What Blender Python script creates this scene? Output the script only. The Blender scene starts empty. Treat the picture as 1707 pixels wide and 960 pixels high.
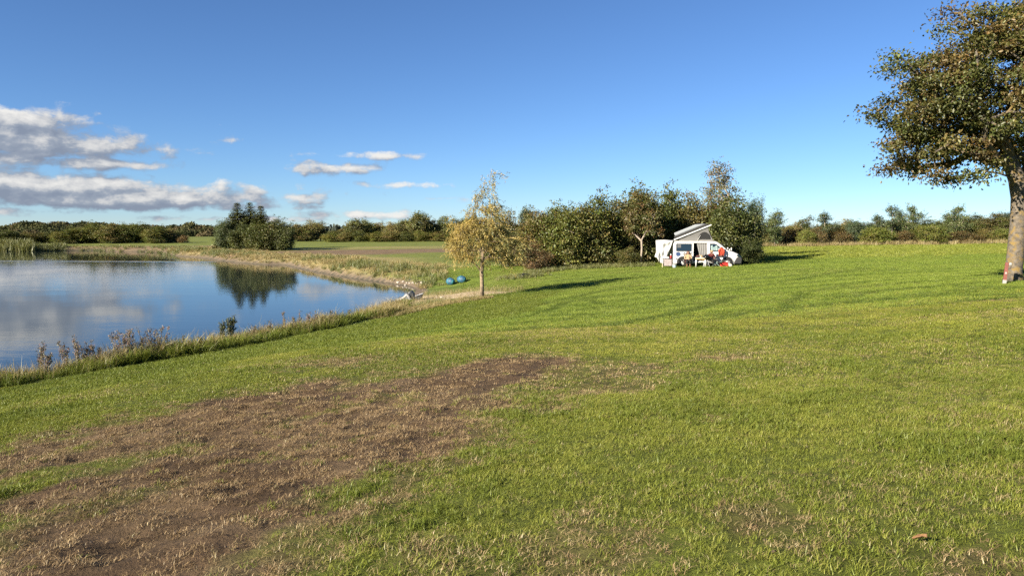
import bpy, math, random
import numpy as np
from mathutils import Vector, Matrix, Euler

# ------------------------------------------------------------------ camera, sky, sun, exposure
R = math.radians
F, U0, V0, HOR = 1220.0, 853.5, 480.0, 383.0      # photograph's focal length, centre and horizon row (pixels)
EYE = 4.6                                         # eye above the pond (pond is z = 0)
PITCH = math.atan((V0 - HOR) / F)
SUN_AZ, SUN_EL = R(231.5), R(23.5)                # compass-like azimuth of the sun, clockwise from +Y
EXPOSURE = 1.6
SKY_STRENGTH = 0.05
SUN_STRENGTH = 5.0

scene = bpy.context.scene
col = scene.collection
cam_d = bpy.data.cameras.new('camera'); cam = bpy.data.objects.new('camera', cam_d); col.objects.link(cam)
cam.location = (0, 0, EYE); cam.rotation_euler = (math.pi / 2 - PITCH, 0, 0)
cam_d.sensor_width = 36; cam_d.lens = 36 * F / 1707; cam_d.clip_start = 0.05; cam_d.clip_end = 9000
scene.camera = cam
vs = scene.view_settings
vs.view_transform = 'Standard'; vs.look = 'None'; vs.gamma = 1; vs.exposure = EXPOSURE
try: vs.use_curve_mapping = False
except Exception: pass
scene.render.engine = 'CYCLES'
cy = scene.cycles
cy.max_bounces = 6; cy.diffuse_bounces = 3; cy.glossy_bounces = 3; cy.transmission_bounces = 4; cy.transparent_max_bounces = 8
cy.use_denoising = False; cy.use_adaptive_sampling = True; cy.adaptive_threshold = 0.02
cy.sample_clamp_indirect = 4.0
try: cy.denoiser = 'OPENIMAGEDENOISE'; cy.denoising_prefilter = 'ACCURATE'
except Exception: pass
cy.caustics_reflective = False; cy.caustics_refractive = False

class NT:
    """small helper that writes node trees"""
    def __init__(s, tree): s.t = tree; s.n = tree.nodes; s.l = tree.links
    def new(s, typ, **kw):
        n = s.n.new(typ)
        for k, v in kw.items(): setattr(n, k, v)
        return n
    def put(s, sock, v):
        if isinstance(v, bpy.types.NodeSocket): s.l.new(v, sock)
        elif v is not None: sock.default_value = v
    def math(s, op, a, b=None, c=None, clamp=False):
        n = s.new('ShaderNodeMath', operation=op, use_clamp=clamp)
        for i, v in enumerate((a, b, c)): s.put(n.inputs[i], v)
        return n.outputs[0]
    def vmath(s, op, a, b=None):
        n = s.new('ShaderNodeVectorMath', operation=op)
        s.put(n.inputs[0], a); s.put(n.inputs[1], b)
        return n.outputs[0]
    def noise(s, vec, scale, detail=4, rough=0.55, dist=0.0, out=0):
        n = s.new('ShaderNodeTexNoise'); s.put(n.inputs['Vector'], vec); n.inputs['Scale'].default_value = scale
        n.inputs['Detail'].default_value = detail; n.inputs['Roughness'].default_value = rough; n.inputs['Distortion'].default_value = dist
        return n.outputs[out]
    def ramp(s, fac, stops, interp='LINEAR'):
        n = s.new('ShaderNodeValToRGB'); n.color_ramp.interpolation = interp
        e = n.color_ramp.elements
        while len(e) < len(stops): e.new(0.5)
        for i, (p, c) in enumerate(stops): e[i].position = p; e[i].color = tuple(c) + (1,) if len(c) == 3 else c
        s.put(n.inputs[0], fac); return n.outputs[0]
    def mix(s, fac, a, b, blend='MIX'):
        n = s.new('ShaderNodeMix', data_type='RGBA', blend_type=blend)
        s.put(n.inputs[0], fac)
        for sock, v in ((n.inputs[6], a), (n.inputs[7], b)):
            if isinstance(v, (tuple, list)) and len(v) == 3: v = tuple(v) + (1,)
            s.put(sock, v)
        return n.outputs[2]
    def maprange(s, v, a, b, c=0.0, d=1.0, smooth=False):
        n = s.new('ShaderNodeMapRange'); n.clamp = True
        if smooth: n.interpolation_type = 'SMOOTHSTEP'
        s.put(n.inputs[0], v)
        for i, x in enumerate((a, b, c, d)): s.put(n.inputs[i + 1], x)
        return n.outputs[0]

# ---- world: Nishita sky with broken cumulus low in the west
def cloud_group():
    g = bpy.data.node_groups.new('cloud_field', 'ShaderNodeTree')
    g.interface.new_socket('az', in_out='INPUT', socket_type='NodeSocketFloat')
    g.interface.new_socket('el', in_out='INPUT', socket_type='NodeSocketFloat')
    g.interface.new_socket('field', in_out='OUTPUT', socket_type='NodeSocketFloat')
    q = NT(g); gi = q.new('NodeGroupInput'); go = q.new('NodeGroupOutput')
    az, el = gi.outputs[0], gi.outputs[1]
    cx = q.new('ShaderNodeCombineXYZ'); q.put(cx.inputs[0], q.math('MULTIPLY', az, 13.0)); q.put(cx.inputs[1], q.math('MULTIPLY', el, 34.0)); cx.inputs[2].default_value = 3.7
    warp = q.noise(cx.outputs[0], 0.9, 2, 0.5)
    nz = q.noise(cx.outputs[0], 1.25, 8, 0.62, 0.25)
    # cloud banks: centre azimuth, elevation, half widths (radians), weight
    banks = [(-0.76, 0.098, 0.28, 0.031, 1.15), (-0.60, 0.122, 0.080, 0.014, 0.9), (-0.53, 0.078, 0.12, 0.009, 0.75), (-0.80, 0.048, 0.46, 0.017, 1.15),
             (-0.47, 0.038, 0.18, 0.015, 1.0), (-0.36, 0.030, 0.10, 0.010, 0.72),
             (-0.245, 0.080, 0.070, 0.0120, 0.80), (-0.20, 0.097, 0.095, 0.007, 0.60), (-0.15, 0.060, 0.085, 0.0075, 0.64),
             (-0.277, 0.041, 0.048, 0.010, 0.76), (-0.20, 0.020, 0.12, 0.008, 0.60), (-0.35, 0.014, 0.16, 0.006, 0.6), (-0.09, 0.042, 0.05, 0.006, 0.42),
             (-0.62, 0.020, 0.10, 0.008, 0.6), (-1.4, 0.10, 0.30, 0.040, 1.0), (-2.1, 0.07, 0.35, 0.025, 0.9), (1.6, 0.05, 0.4, 0.018, 0.6)]
    tot = None
    for a0, e0, sa, se, w in banks:
        dx = q.math('MULTIPLY', q.math('SUBTRACT', az, a0), 1 / sa)
        dy = q.math('MULTIPLY', q.math('SUBTRACT', el, e0), 1 / se)
        d2 = q.math('MULTIPLY_ADD', dx, dx, q.math('MULTIPLY', dy, dy))
        ev = q.math('MULTIPLY', q.math('EXPONENT', q.math('MULTIPLY', d2, -0.75)), w)
        tot = ev if tot is None else q.math('MAXIMUM', tot, ev)
    f = q.math('ADD', q.math('MULTIPLY', nz, 1.15), q.math('MULTIPLY', tot, 1.05))
    f = q.math('ADD', f, q.math('MULTIPLY', q.math('SUBTRACT', warp, 0.5), 0.25))
    ci = q.new('ShaderNodeCombineXYZ'); q.put(ci.inputs[0], az); q.put(ci.inputs[1], q.math('MULTIPLY', el, 1.3)); ci.inputs[2].default_value = 1.9
    puff = q.noise(ci.outputs[0], 34.0, 6, 0.58, 0.3)                 # rounded cauliflower tops
    f = q.math('ADD', f, q.math('MULTIPLY', q.math('SUBTRACT', puff, 0.5), 0.95))
    q.put(go.inputs[0], q.math('SUBTRACT', f, 1.01))
    return g

world = bpy.data.worlds.new('World'); scene.world = world; world.use_nodes = True
w = NT(world.node_tree); w.n.clear()
sky = w.new('ShaderNodeTexSky', sky_type='NISHITA'); sky.sun_disc = False
sky.sun_elevation = SUN_EL; sky.sun_rotation = SUN_AZ
sky.altitude = 0; sky.air_density = 0.8; sky.dust_density = 0.0; sky.ozone_density = 6.0
tc = w.new('ShaderNodeTexCoord'); sep = w.new('ShaderNodeSeparateXYZ'); w.put(sep.inputs[0], tc.outputs['Generated'])
az = w.math('ARCTAN2', sep.outputs[0], sep.outputs[1])
el = w.math('ARCSINE', sep.outputs[2])
cg = cloud_group()
def field(a, e):
    n = w.new('ShaderNodeGroup'); n.node_tree = cg; w.put(n.inputs[0], a); w.put(n.inputs[1], e); return n.outputs[0]
f0 = field(az, el)
f1 = field(w.math('ADD', az, -0.010), w.math('ADD', el, 0.010))
cov = w.maprange(f0, -0.05, 0.30, 0, 0.97, True)
lit = w.math('MULTIPLY_ADD', w.math('SUBTRACT', f0, f1), 1.25, 0.30, clamp=True)
ccol = w.ramp(lit, [(0.0, (0.27, 0.32, 0.42)), (0.30, (0.36, 0.41, 0.50)), (0.58, (0.66, 0.67, 0.69)), (1.0, (0.96, 0.94, 0.90))])
skyc = w.vmath('MULTIPLY', sky.outputs[0], (SKY_STRENGTH * 0.83, SKY_STRENGTH * 0.885, SKY_STRENGTH * 0.96))       # the camera's cool white balance
above = w.maprange(el, -0.01, 0.006)
final = w.mix(w.math('MULTIPLY', cov, above), skyc, w.vmath('MULTIPLY', ccol, (0.31,) * 3))
bg = w.new('ShaderNodeBackground'); w.put(bg.inputs[0], final); bg.inputs[1].default_value = 1.0
wo = w.new('ShaderNodeOutputWorld'); w.put(wo.inputs[0], bg.outputs[0])

sun_d = bpy.data.lights.new('sun', 'SUN'); sun_d.energy = SUN_STRENGTH; sun_d.angle = R(0.55); sun_d.color = (1.0, 0.90, 0.74)
sun = bpy.data.objects.new('sun', sun_d); col.objects.link(sun)
sun_dir = Vector((math.sin(SUN_AZ) * math.cos(SUN_EL), math.cos(SUN_AZ) * math.cos(SUN_EL), math.sin(SUN_EL)))
sun.rotation_euler = sun_dir.to_track_quat('Z', 'Y').to_euler(); sun.location = (-40, -40, 40)

# ------------------------------------------------------------------ helpers
def ray(u, v):
    xc, yc = (u - U0) / F, (V0 - v) / F
    c, s = math.cos(PITCH), math.sin(PITCH)
    return np.array([xc, c + yc * s, -s + yc * c])
def P(u, v, z):
    d = ray(u, v); t = (z - EYE) / d[2]; return d * t + np.array([0, 0, EYE])
def at(u, v, Y):
    d = ray(u, v); t = Y / d[1]; return d * t + np.array([0, 0, EYE])

def tag(o, label=None, cat=None, group=None, kind=None):
    if label: o['label'] = label
    if cat: o['category'] = cat
    if group: o['group'] = group
    if kind: o['kind'] = kind
    return o
def link(name, mesh, parent=None, loc=None, rot=None, scale=None):
    o = bpy.data.objects.new(name, mesh); col.objects.link(o)
    if parent: o.parent = parent
    if loc is not None: o.location = loc
    if rot is not None: o.rotation_euler = rot
    if scale is not None: o.scale = scale
    return o
def empty(name, loc, rz=0, scale=None):
    o = bpy.data.objects.new(name, None); col.objects.link(o); o.location = loc; o.rotation_euler = (0, 0, rz); o.empty_display_size = 0.2
    if scale is not None: o.scale = scale
    return o
def fast_mesh(name, verts, faces, mats, smooth=False, colors=None, matidx=None):
    """verts (N,3); faces: (M,k) array or list of arrays of different k"""
    me = bpy.data.meshes.new(name)
    fl = faces if isinstance(faces, list) else [faces]
    verts = np.asarray(verts, np.float32)
    me.vertices.add(len(verts)); me.vertices.foreach_set('co', verts.ravel())
    loops = np.concatenate([np.asarray(f, np.int32).ravel() for f in fl])
    starts, off = [], 0
    for f in fl:
        f = np.asarray(f); n, k = f.shape
        starts.append(off + np.arange(n) * k); off += n * k
    starts = np.concatenate(starts).astype(np.int32)
    me.loops.add(len(loops)); me.loops.foreach_set('vertex_index', loops)
    me.polygons.add(len(starts)); me.polygons.foreach_set('loop_start', starts)
    if smooth: me.polygons.foreach_set('use_smooth', np.ones(len(starts), bool))
    if matidx is not None: me.polygons.foreach_set('material_index', np.asarray(matidx, np.int32))
    for m in (mats if isinstance(mats, (list, tuple)) else [mats]): me.materials.append(m)
    if colors is not None:
        ca = me.color_attributes.new('col', 'FLOAT_COLOR', 'POINT')
        c4 = np.ones((len(verts), 4), np.float32); c4[:, :3] = colors
        ca.data.foreach_set('color', c4.ravel())
    me.update(calc_edges=True); me.validate()
    return me

class MB:
    """collects simple solids and links them as one mesh object"""
    def __init__(s): s.v = []; s.f = []; s.m = []
    def add(s, verts, faces, m=0):
        o = len(s.v); s.v += [tuple(map(float, p)) for p in verts]; s.f += [tuple(i + o for i in f) for f in faces]; s.m += [m] * len(faces); return s
    def box(s, c, size, rot=None, m=0):
        hx, hy, hz = (x / 2 for x in size)
        vs_ = [Vector((x, y, z)) for x in (-hx, hx) for y in (-hy, hy) for z in (-hz, hz)]
        if rot is not None:
            e = Euler(rot).to_matrix(); vs_ = [e @ p for p in vs_]
        c = Vector(c); vs_ = [p + c for p in vs_]
        return s.add(vs_, [(0, 1, 3, 2), (4, 6, 7, 5), (0, 4, 5, 1), (2, 3, 7, 6), (0, 2, 6, 4), (1, 5, 7, 3)], m)
    def tube(s, pts, rad, n=8, m=0, caps=True, squash=None):
        pts = [Vector(p) for p in pts]
        if not isinstance(rad, (list, tuple)): rad = [rad] * len(pts)
        rings = []; prev = None
        for i, p in enumerate(pts):
            t = (pts[min(i + 1, len(pts) - 1)] - pts[max(i - 1, 0)]).normalized()
            if prev is None:
                a = Vector((0, 0, 1)) if abs(t.z) < 0.9 else Vector((1, 0, 0))
                x = a.cross(t).normalized()
            else:
                x = (prev - t * prev.dot(t)).normalized()
            prev = x; y = t.cross(x)
            rings.append([p + (x * math.cos(k * 2 * math.pi / n) + y * math.sin(k * 2 * math.pi / n) * (squash or 1)) * rad[i] for k in range(n)])
        vv = [q for r in rings for q in r]; ff = []
        for i in range(len(pts) - 1):
            for k in range(n):
                ff.append((i * n + k, i * n + (k + 1) % n, (i + 1) * n + (k + 1) % n, (i + 1) * n + k))
        if caps: ff.append(tuple(range(n - 1, -1, -1))); ff.append(tuple((len(pts) - 1) * n + k for k in range(n)))
        return s.add(vv, ff, m)
    def lathe(s, prof, c=(0, 0, 0), n=20, axis='z', m=0, caps=True):
        vv = []; ff = []
        for r, h in prof:
            for k in range(n):
                a = k * 2 * math.pi / n; x, y = r * math.cos(a), r * math.sin(a)
                p = {'z': (x, y, h), 'y': (x, h, y), 'x': (h, x, y)}[axis]
                vv.append((p[0] + c[0], p[1] + c[1], p[2] + c[2]))
        for i in range(len(prof) - 1):
            for k in range(n): ff.append((i * n + k, i * n + (k + 1) % n, (i + 1) * n + (k + 1) % n, (i + 1) * n + k))
        if caps: ff.append(tuple(range(n - 1, -1, -1))); ff.append(tuple((len(prof) - 1) * n + k for k in range(n)))
        return s.add(vv, ff, m)
    def prism(s, poly, y0, y1, m=0):
        """poly in (x, z), extruded along y"""
        n = len(poly); vv = [(x, y0, z) for x, z in poly] + [(x, y1, z) for x, z in poly]
        ff = [tuple(range(n)), tuple(range(2 * n - 1, n - 1, -1))] + [(k, k + n, (k + 1) % n + n, (k + 1) % n) for k in range(n)]
        return s.add(vv, ff, m)
    def mesh(s, name, mats, smooth=False, bevel=0):
        me = bpy.data.meshes.new(name); me.from_pydata(s.v, [], s.f)
        for mm in (mats if isinstance(mats, (list, tuple)) else [mats]): me.materials.append(mm)
        me.polygons.foreach_set('material_index', s.m)
        if smooth: me.polygons.foreach_set('use_smooth', [True] * len(me.polygons))
        me.update(); return me
    def build(s, name, mats, parent=None, smooth=False, bevel=0, loc=None, rot=None, auto=False):
        me = s.mesh(name, mats, smooth or auto)
        import bmesh
        bm = bmesh.new(); bm.from_mesh(me); bmesh.ops.recalc_face_normals(bm, faces=bm.faces); bm.to_mesh(me); bm.free()
        if auto:
            try: me.set_sharp_from_angle(angle=R(38))
            except Exception: pass
        o = link(name, me, parent, loc, rot)
        if bevel:
            b = o.modifiers.new('bevel', 'BEVEL'); b.width = bevel; b.segments = 2; b.limit_method = 'ANGLE'; b.angle_limit = R(40)
        return o

# ---- numpy value noise
def _hash(ix, iy, seed):
    h = (ix.astype(np.int64) * 374761393 + iy.astype(np.int64) * 668265263 + seed * 1442695041) & 0x7fffffff
    h = ((h ^ (h >> 13)) * 1274126177) & 0x7fffffff
    return ((h ^ (h >> 16)) & 0xffff) / 65535.0
def vnoise(x, y, seed=0):
    ix, iy = np.floor(x), np.floor(y); fx, fy = x - ix, y - iy
    fx = fx * fx * (3 - 2 * fx); fy = fy * fy * (3 - 2 * fy)
    a, b, c, d = _hash(ix, iy, seed), _hash(ix + 1, iy, seed), _hash(ix, iy + 1, seed), _hash(ix + 1, iy + 1, seed)
    return (a * (1 - fx) + b * fx) * (1 - fy) + (c * (1 - fx) + d * fx) * fy
def fbm(x, y, sc, octv=4, seed=0, gain=0.5):
    v = 0; amp = 1; tot = 0
    for i in range(octv):
        v = v + amp * vnoise(x * sc + 17.3 * i, y * sc - 9.1 * i, seed + i); tot += amp; amp *= gain; sc *= 2.07
    return v / tot
def sstep(a, b, x):
    t = np.clip((x - a) / (b - a), 0, 1); return t * t * (3 - 2 * t)

# ------------------------------------------------------------------ materials
MATS = {}
def mat_base(name):
    m = bpy.data.materials.new(name); m.use_nodes = True; MATS[name] = m
    q = NT(m.node_tree); q.n.clear(); out = q.new('ShaderNodeOutputMaterial'); return m, q, out
def plain(name, color, rough=0.6, metal=0.0, var=0.12, scale=8.0, bump=0.0, spec=0.5, coat=0.0):
    """painted / plastic / cloth surface with a little mottling"""
    m, q, out = mat_base(name)
    tc_ = q.new('ShaderNodeTexCoord')
    n = q.noise(tc_.outputs['Object'], scale, 5, 0.6)
    k = q.maprange(n, 0.25, 0.75, 1 - var, 1 + var)
    c = q.vmath('MULTIPLY', tuple(color), None); node = c.node; q.put(node.inputs[1], k)
    b = q.new('ShaderNodeBsdfPrincipled'); q.put(b.inputs['Base Color'], c)
    q.put(b.inputs['Roughness'], q.maprange(n, 0.2, 0.8, max(rough - 0.08, 0.02), min(rough + 0.08, 1)))
    b.inputs['Metallic'].default_value = metal; b.inputs['Specular IOR Level'].default_value = spec; b.inputs['Coat Weight'].default_value = coat
    if bump:
        bp = q.new('ShaderNodeBump'); bp.inputs['Strength'].default_value = bump; bp.inputs['Distance'].default_value = 0.02
        q.put(bp.inputs['Height'], q.noise(tc_.outputs['Object'], scale * 6, 6, 0.65)); q.put(b.inputs['Normal'], bp.outputs[0])
    q.put(out.inputs[0], b.outputs[0]); return m
def foliage(name, trans=0.25, gloss=0.06, attr=True, ramp=None, rough=0.45):
    """leaf or blade: diffuse + light through it + a little sheen; colour from the mesh, tinted per object"""
    m, q, out = mat_base(name)
    oi = q.new('ShaderNodeObjectInfo')
    if attr:
        a = q.new('ShaderNodeAttribute', attribute_name='col')
        c = q.mix(1.0, a.outputs['Color'], oi.outputs['Color'], 'MULTIPLY')
    else:
        g = q.new('ShaderNodeNewGeometry')
        big = q.noise(g.outputs['Position'], 0.55, 3, 0.6)
        mp_ = q.new('ShaderNodeMapping'); q.put(mp_.inputs[0], g.outputs['Position']); mp_.inputs['Scale'].default_value = (0.10, 0.42, 0.1); mp_.inputs['Rotation'].default_value = (0, 0, R(-20))
        wide = q.noise(mp_.outputs[0], 1.0, 4, 0.6)
        fac = q.math('ADD', q.math('MULTIPLY', oi.outputs['Random'], 0.46), q.math('ADD', q.math('MULTIPLY', big, 0.34), q.math('MULTIPLY_ADD', wide, 0.62, -0.20)))
        c = q.ramp(fac, ramp)
    d = q.new('ShaderNodeBsdfDiffuse'); q.put(d.inputs[0], c)
    t = q.new('ShaderNodeBsdfTranslucent'); q.put(t.inputs[0], q.mix(1.0, c, (1.15, 1.1, 0.55), 'MULTIPLY'))
    ms = q.new('ShaderNodeMixShader'); ms.inputs[0].default_value = trans; q.put(ms.inputs[1], d.outputs[0]); q.put(ms.inputs[2], t.outputs[0])
    gl = q.new('ShaderNodeBsdfGlossy'); gl.inputs['Roughness'].default_value = rough; gl.inputs[0].default_value = (0.8, 0.85, 0.75, 1)
    m2 = q.new('ShaderNodeMixShader'); m2.inputs[0].default_value = gloss; q.put(m2.inputs[1], ms.outputs[0]); q.put(m2.inputs[2], gl.outputs[0])
    q.put(out.inputs[0], m2.outputs[0]); return m

def bark(name, c1, c2, c3, scale=6.0):
    m, q, out = mat_base(name)
    tc_ = q.new('ShaderNodeTexCoord')
    n1 = q.noise(tc_.outputs['Object'], scale, 6, 0.65); n2 = q.noise(tc_.outputs['Object'], scale * 0.45, 4, 0.6, 0.4)
    c = q.ramp(n1, [(0.3, c1), (0.62, c2)]); c = q.mix(q.maprange(n2, 0.5, 0.62), c, c3)
    b = q.new('ShaderNodeBsdfPrincipled'); q.put(b.inputs['Base Color'], c); b.inputs['Roughness'].default_value = 0.9
    bp = q.new('ShaderNodeBump'); bp.inputs['Strength'].default_value = 0.7; bp.inputs['Distance'].default_value = 0.03
    q.put(bp.inputs['Height'], q.noise(tc_.outputs['Object'], scale * 3.5, 6, 0.7)); q.put(b.inputs['Normal'], bp.outputs[0])
    q.put(out.inputs[0], b.outputs[0]); return m

LEAF = foliage('leaf', 0.22, 0.03)
NEEDLE = foliage('needle', 0.08, 0.03); FAR_LEAF = foliage('far_leaf', 0.1, 0.0)
BARK_GREY = bark('bark_grey', (0.10, 0.08, 0.06), (0.24, 0.20, 0.15), (0.17, 0.15, 0.09))
BARK_LICHEN = bark('bark_lichen', (0.034, 0.028, 0.021), (0.140, 0.117, 0.088), (0.170, 0.115, 0.036), 10.0)
BARK_PALE = bark('bark_pale', (0.16, 0.125, 0.095), (0.36, 0.30, 0.24), (0.27, 0.225, 0.175), 4.0)
BARK_WILLOW = bark('bark_willow', (0.09, 0.068, 0.045), (0.25, 0.19, 0.12), (0.18, 0.14, 0.085), 5.0)
# ------------------------------------------------------------------ terrain
POND = [P(u, v, 0)[:2] for u, v in [(0, 650), (100, 633), (200, 616), (300, 598), (400, 580), (500, 562), (560, 549), (600, 537), (640, 520), (675, 503), (690, 490), (694, 484),
        (684, 477), (660, 473.5), (620, 468), (590, 464), (560, 459), (520, 452), (494, 446), (470, 441), (440, 441), (400, 438), (365, 434), (330, 429), (296, 427),
        (270, 421.5), (235, 419.5), (190, 419.5), (160, 417.5), (100, 418), (50, 419), (0, 419)]]
POND = [(-18.5, 13.0), (-25.0, 3.0), (-45.0, -12.0)][::-1] + [tuple(p) for p in POND] + [(-150., 150.), (-210., 110.), (-200., 10.), (-110., -20.)]
POND = np.array(POND)
def pond_sd(x, y):
    """signed distance to the shoreline: positive on land"""
    x = np.asarray(x, float); y = np.asarray(y, float)
    best = np.full(x.shape, 1e18); inside = np.zeros(x.shape, bool)
    n = len(POND)
    for i in range(n):
        ax, ay = POND[i]; bx, by = POND[(i + 1) % n]
        dx, dy = bx - ax, by - ay
        t = np.clip(((x - ax) * dx + (y - ay) * dy) / (dx * dx + dy * dy), 0, 1)
        best = np.minimum(best, (x - ax - t * dx) ** 2 + (y - ay - t * dy) ** 2)
        with np.errstate(divide='ignore', invalid='ignore'):
            c = ((ay > y) != (by > y)) & (x < (bx - ax) * (y - ay) / (by - ay + 1e-12) + ax)
        inside ^= c
    d = np.sqrt(best); return np.where(inside, -d, d)

_cp = []
for u, v, z in [(0, 800, 2.55), (0, 690, 2.2), (0, 684, 1.6), (0, 664, 0.85), (200, 900, 2.75), (200, 650, 2.12), (200, 634, 1.4), (200, 622, 0.8),
                (400, 960, 2.85), (400, 760, 2.6), (400, 618, 2.15), (400, 601, 1.35), (400, 586, 0.72), (600, 800, 2.7), (600, 585, 2.15), (600, 566, 1.35), (600, 543, 0.65),
                (850, 960, 2.93), (850, 700, 2.65), (850, 562, 2.2), (850, 540, 1.6), (850, 520, 1.2), (800, 497, 0.88), (760, 498, 0.65), (873, 462, 1.05), (900, 446, 1.35), (960, 470, 1.3),
                (1100, 960, 2.98), (1100, 700, 2.75), (1100, 556, 2.3), (1100, 500, 1.75), (1100, 455, 1.66), (1180, 447, 1.75), (1240, 440, 1.78),
                (1400, 900, 3.0), (1400, 620, 2.75), (1400, 552, 2.55), (1400, 500, 2.32), (1400, 470, 2.15), (1400, 432, 2.0), (1350, 402, 2.4), (1500, 402, 2.6),
                (1690, 900, 3.05), (1690, 550, 2.92), (1690, 470, 2.85), (1690, 402, 2.75), (1280, 420, 1.95), (1600, 425, 2.3),
                (650, 440, 0.95), (650, 415, 1.2), (650, 402, 1.4), (500, 425, 0.9), (430, 415, 1.06), (250, 410, 0.9), (250, 403, 1.2), (50, 406, 0.9), (770, 467, 0.72), (751, 471, 0.62), (720, 440, 1.0),
                (760, 420, 1.25), (850, 405, 1.5), (1050, 402, 1.9)]:
    p = P(u, v, z); _cp.append((p[0], p[1], z))
for u, Y, z in [(1450, 160, 3.4), (1600, 160, 4.6), (1690, 160, 5.0), (1800, 150, 5.0), (1300, 165, 2.4)]:
    p = at(u, 400, Y); _cp.append((p[0], p[1], z))
_cp += [(0, 0, 2.95), (0, -12, 3.0), (12, -4, 3.1), (-8, -4, 2.75), (0, -50, 3.0), (60, -10, 3.2), (70, 50, 2.9), (-20, -25, 2.5), (100, 120, 3.5), (-60, -50, 1.8), (-150, 220, 1.2), (0, 260, 1.6), (150, 260, 3.0), (-240, 60, 1.2)]
_cp = np.array(_cp)
def _tps_fit(c):
    S = 40.0; X = c[:, :2] / S; n = len(c)
    r2 = ((X[:, None] - X[None]) ** 2).sum(-1); K = 0.5 * r2 * np.log(r2 + 1e-12) + np.eye(n) * 2e-3
    Pm = np.c_[np.ones(n), X]; A = np.zeros((n + 3, n + 3)); A[:n, :n] = K; A[:n, n:] = Pm; A[n:, :n] = Pm.T
    return X, np.linalg.solve(A, np.r_[c[:, 2], 0, 0, 0]), S
_TX, _TW, _TS = _tps_fit(_cp)
BEACH = P(706, 489, 0.1)[:2]
SAND_LINE = [P(u, v, z)[:2] for u, v, z in [(640, 516, 0.1), (672, 502, 0.1), (700, 494, 0.25), (740, 494, 0.45), (785, 491, 0.75)]]
def seg_dist(x, y, pts):
    best = np.full(np.shape(x), 1e18)
    for (ax, ay), (bx, by) in zip(pts[:-1], pts[1:]):
        dx, dy = bx - ax, by - ay
        t = np.clip(((x - ax) * dx + (y - ay) * dy) / (dx * dx + dy * dy + 1e-9), 0, 1)
        best = np.minimum(best, (x - ax - t * dx) ** 2 + (y - ay - t * dy) ** 2)
    return np.sqrt(best)
def height(x, y, sd=None):
    x = np.asarray(x, float); y = np.asarray(y, float); sh = x.shape; x = x.ravel(); y = y.ravel()
    out = np.empty(len(x))
    if sd is None: sd = pond_sd(x, y)
    else: sd = np.ravel(sd)
    for i in range(0, len(x), 40000):
        sl = slice(i, i + 40000)
        xx, yy = x[sl] / _TS, y[sl] / _TS
        r2 = (xx[:, None] - _TX[None, :, 0]) ** 2 + (yy[:, None] - _TX[None, :, 1]) ** 2
        out[sl] = (0.5 * r2 * np.log(r2 + 1e-12)) @ _TW[:-3] + _TW[-3] + xx * _TW[-2] + yy * _TW[-1]
    out = np.clip(out, 0.35, 5.5)
    far = sstep(150, 330, np.hypot(x, y - 60)); out = out * (1 - far) + 1.5 * far
    out += (fbm(x, y, 0.5, 3, 5) - 0.5) * 0.09 * sstep(3, 10, np.hypot(x, y)) + (fbm(x, y, 0.11, 2, 15) - 0.5) * 0.12 * sstep(10, 30, y)
    bd = np.hypot(x - BEACH[0], y - BEACH[1])
    slope = 0.10 + 0.34 * sstep(4.0, 11.0, bd)
    bank = 0.02 + slope * np.maximum(sd, 0) + 0.12 * sstep(0, 1.0, sd) * sstep(5, 10, bd)
    k = 0.25; h_ = np.clip(0.5 + 0.5 * (out - bank) / k, 0, 1)
    land = out * (1 - h_) + bank * h_ - k * h_ * (1 - h_)
    land = np.maximum(land, 0.02)
    z = np.where(sd > 0, land, -np.minimum(0.30 * np.abs(sd), 1.6) + 0.02)
    return z.reshape(sh)
def hz(x, y): return float(height(np.array([x]), np.array([y]))[0])
def G(u, v):
    """point of the ground seen at a pixel of the photograph"""
    d = ray(u, v); t = np.concatenate([np.arange(2, 40, 0.1), np.arange(40, 320, 0.5)])
    X = d[None] * t[:, None]; zz = EYE + X[:, 2]; g = height(X[:, 0], X[:, 1])
    i = np.argmax(zz < g)
    if i == 0: return at(u, v, 200)
    a, b = t[i - 1], t[i]
    for _ in range(18):
        c = (a + b) / 2; p = d * c
        if EYE + p[2] < hz(p[0], p[1]): b = c
        else: a = c
    p = d * b; return np.array([p[0], p[1], hz(p[0], p[1])])
def poly_sd(x, y, poly):
    poly = np.asarray(poly); d = seg_dist(x, y, list(map(tuple, poly)) + [tuple(poly[0])])
    ins = np.zeros(np.shape(x), bool); n = len(poly)
    for i in range(n):
        ax, ay = poly[i]; bx, by = poly[(i + 1) % n]
        ins ^= ((ay > y) != (by > y)) & (x < (bx - ax) * (y - ay) / (by - ay + 1e-12) + ax)
    return np.where(ins, d, -d)

# worn patch of the foreground, outlined on the ground
DIRT = [G(u, v)[:2] for u, v in [(-60, 770), (0, 748), (150, 708), (300, 676), (480, 640), (620, 622), (760, 602), (890, 592), (960, 604), (880, 640), (850, 668), (790, 690), (745, 730), (760, 765), (640, 790), (580, 840), (500, 870), (470, 925), (420, 985), (-80, 985), (-120, 850)]]
SPOTS = [(G(u, v)[:2], a, b) for u, v, a, b in [(1020, 622, 1.3, 0.5), (1215, 597, 0.7, 0.35), (925, 678, 0.35, 0.16), (930, 930, 0.75, 0.32), (1270, 875, 0.42, 0.2), (1640, 945, 0.35, 0.12), (790, 668, 0.7, 0.3), (1190, 700, 0.3, 0.12), (560, 605, 1.2, 0.28), (1650, 498, 0.75, 0.35), (1000, 640, 1.0, 0.3), (700, 905, 0.35, 0.2)]]
MOW = np.array([0.57, 0.82]); MOWN = np.array([0.82, -0.57])
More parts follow.
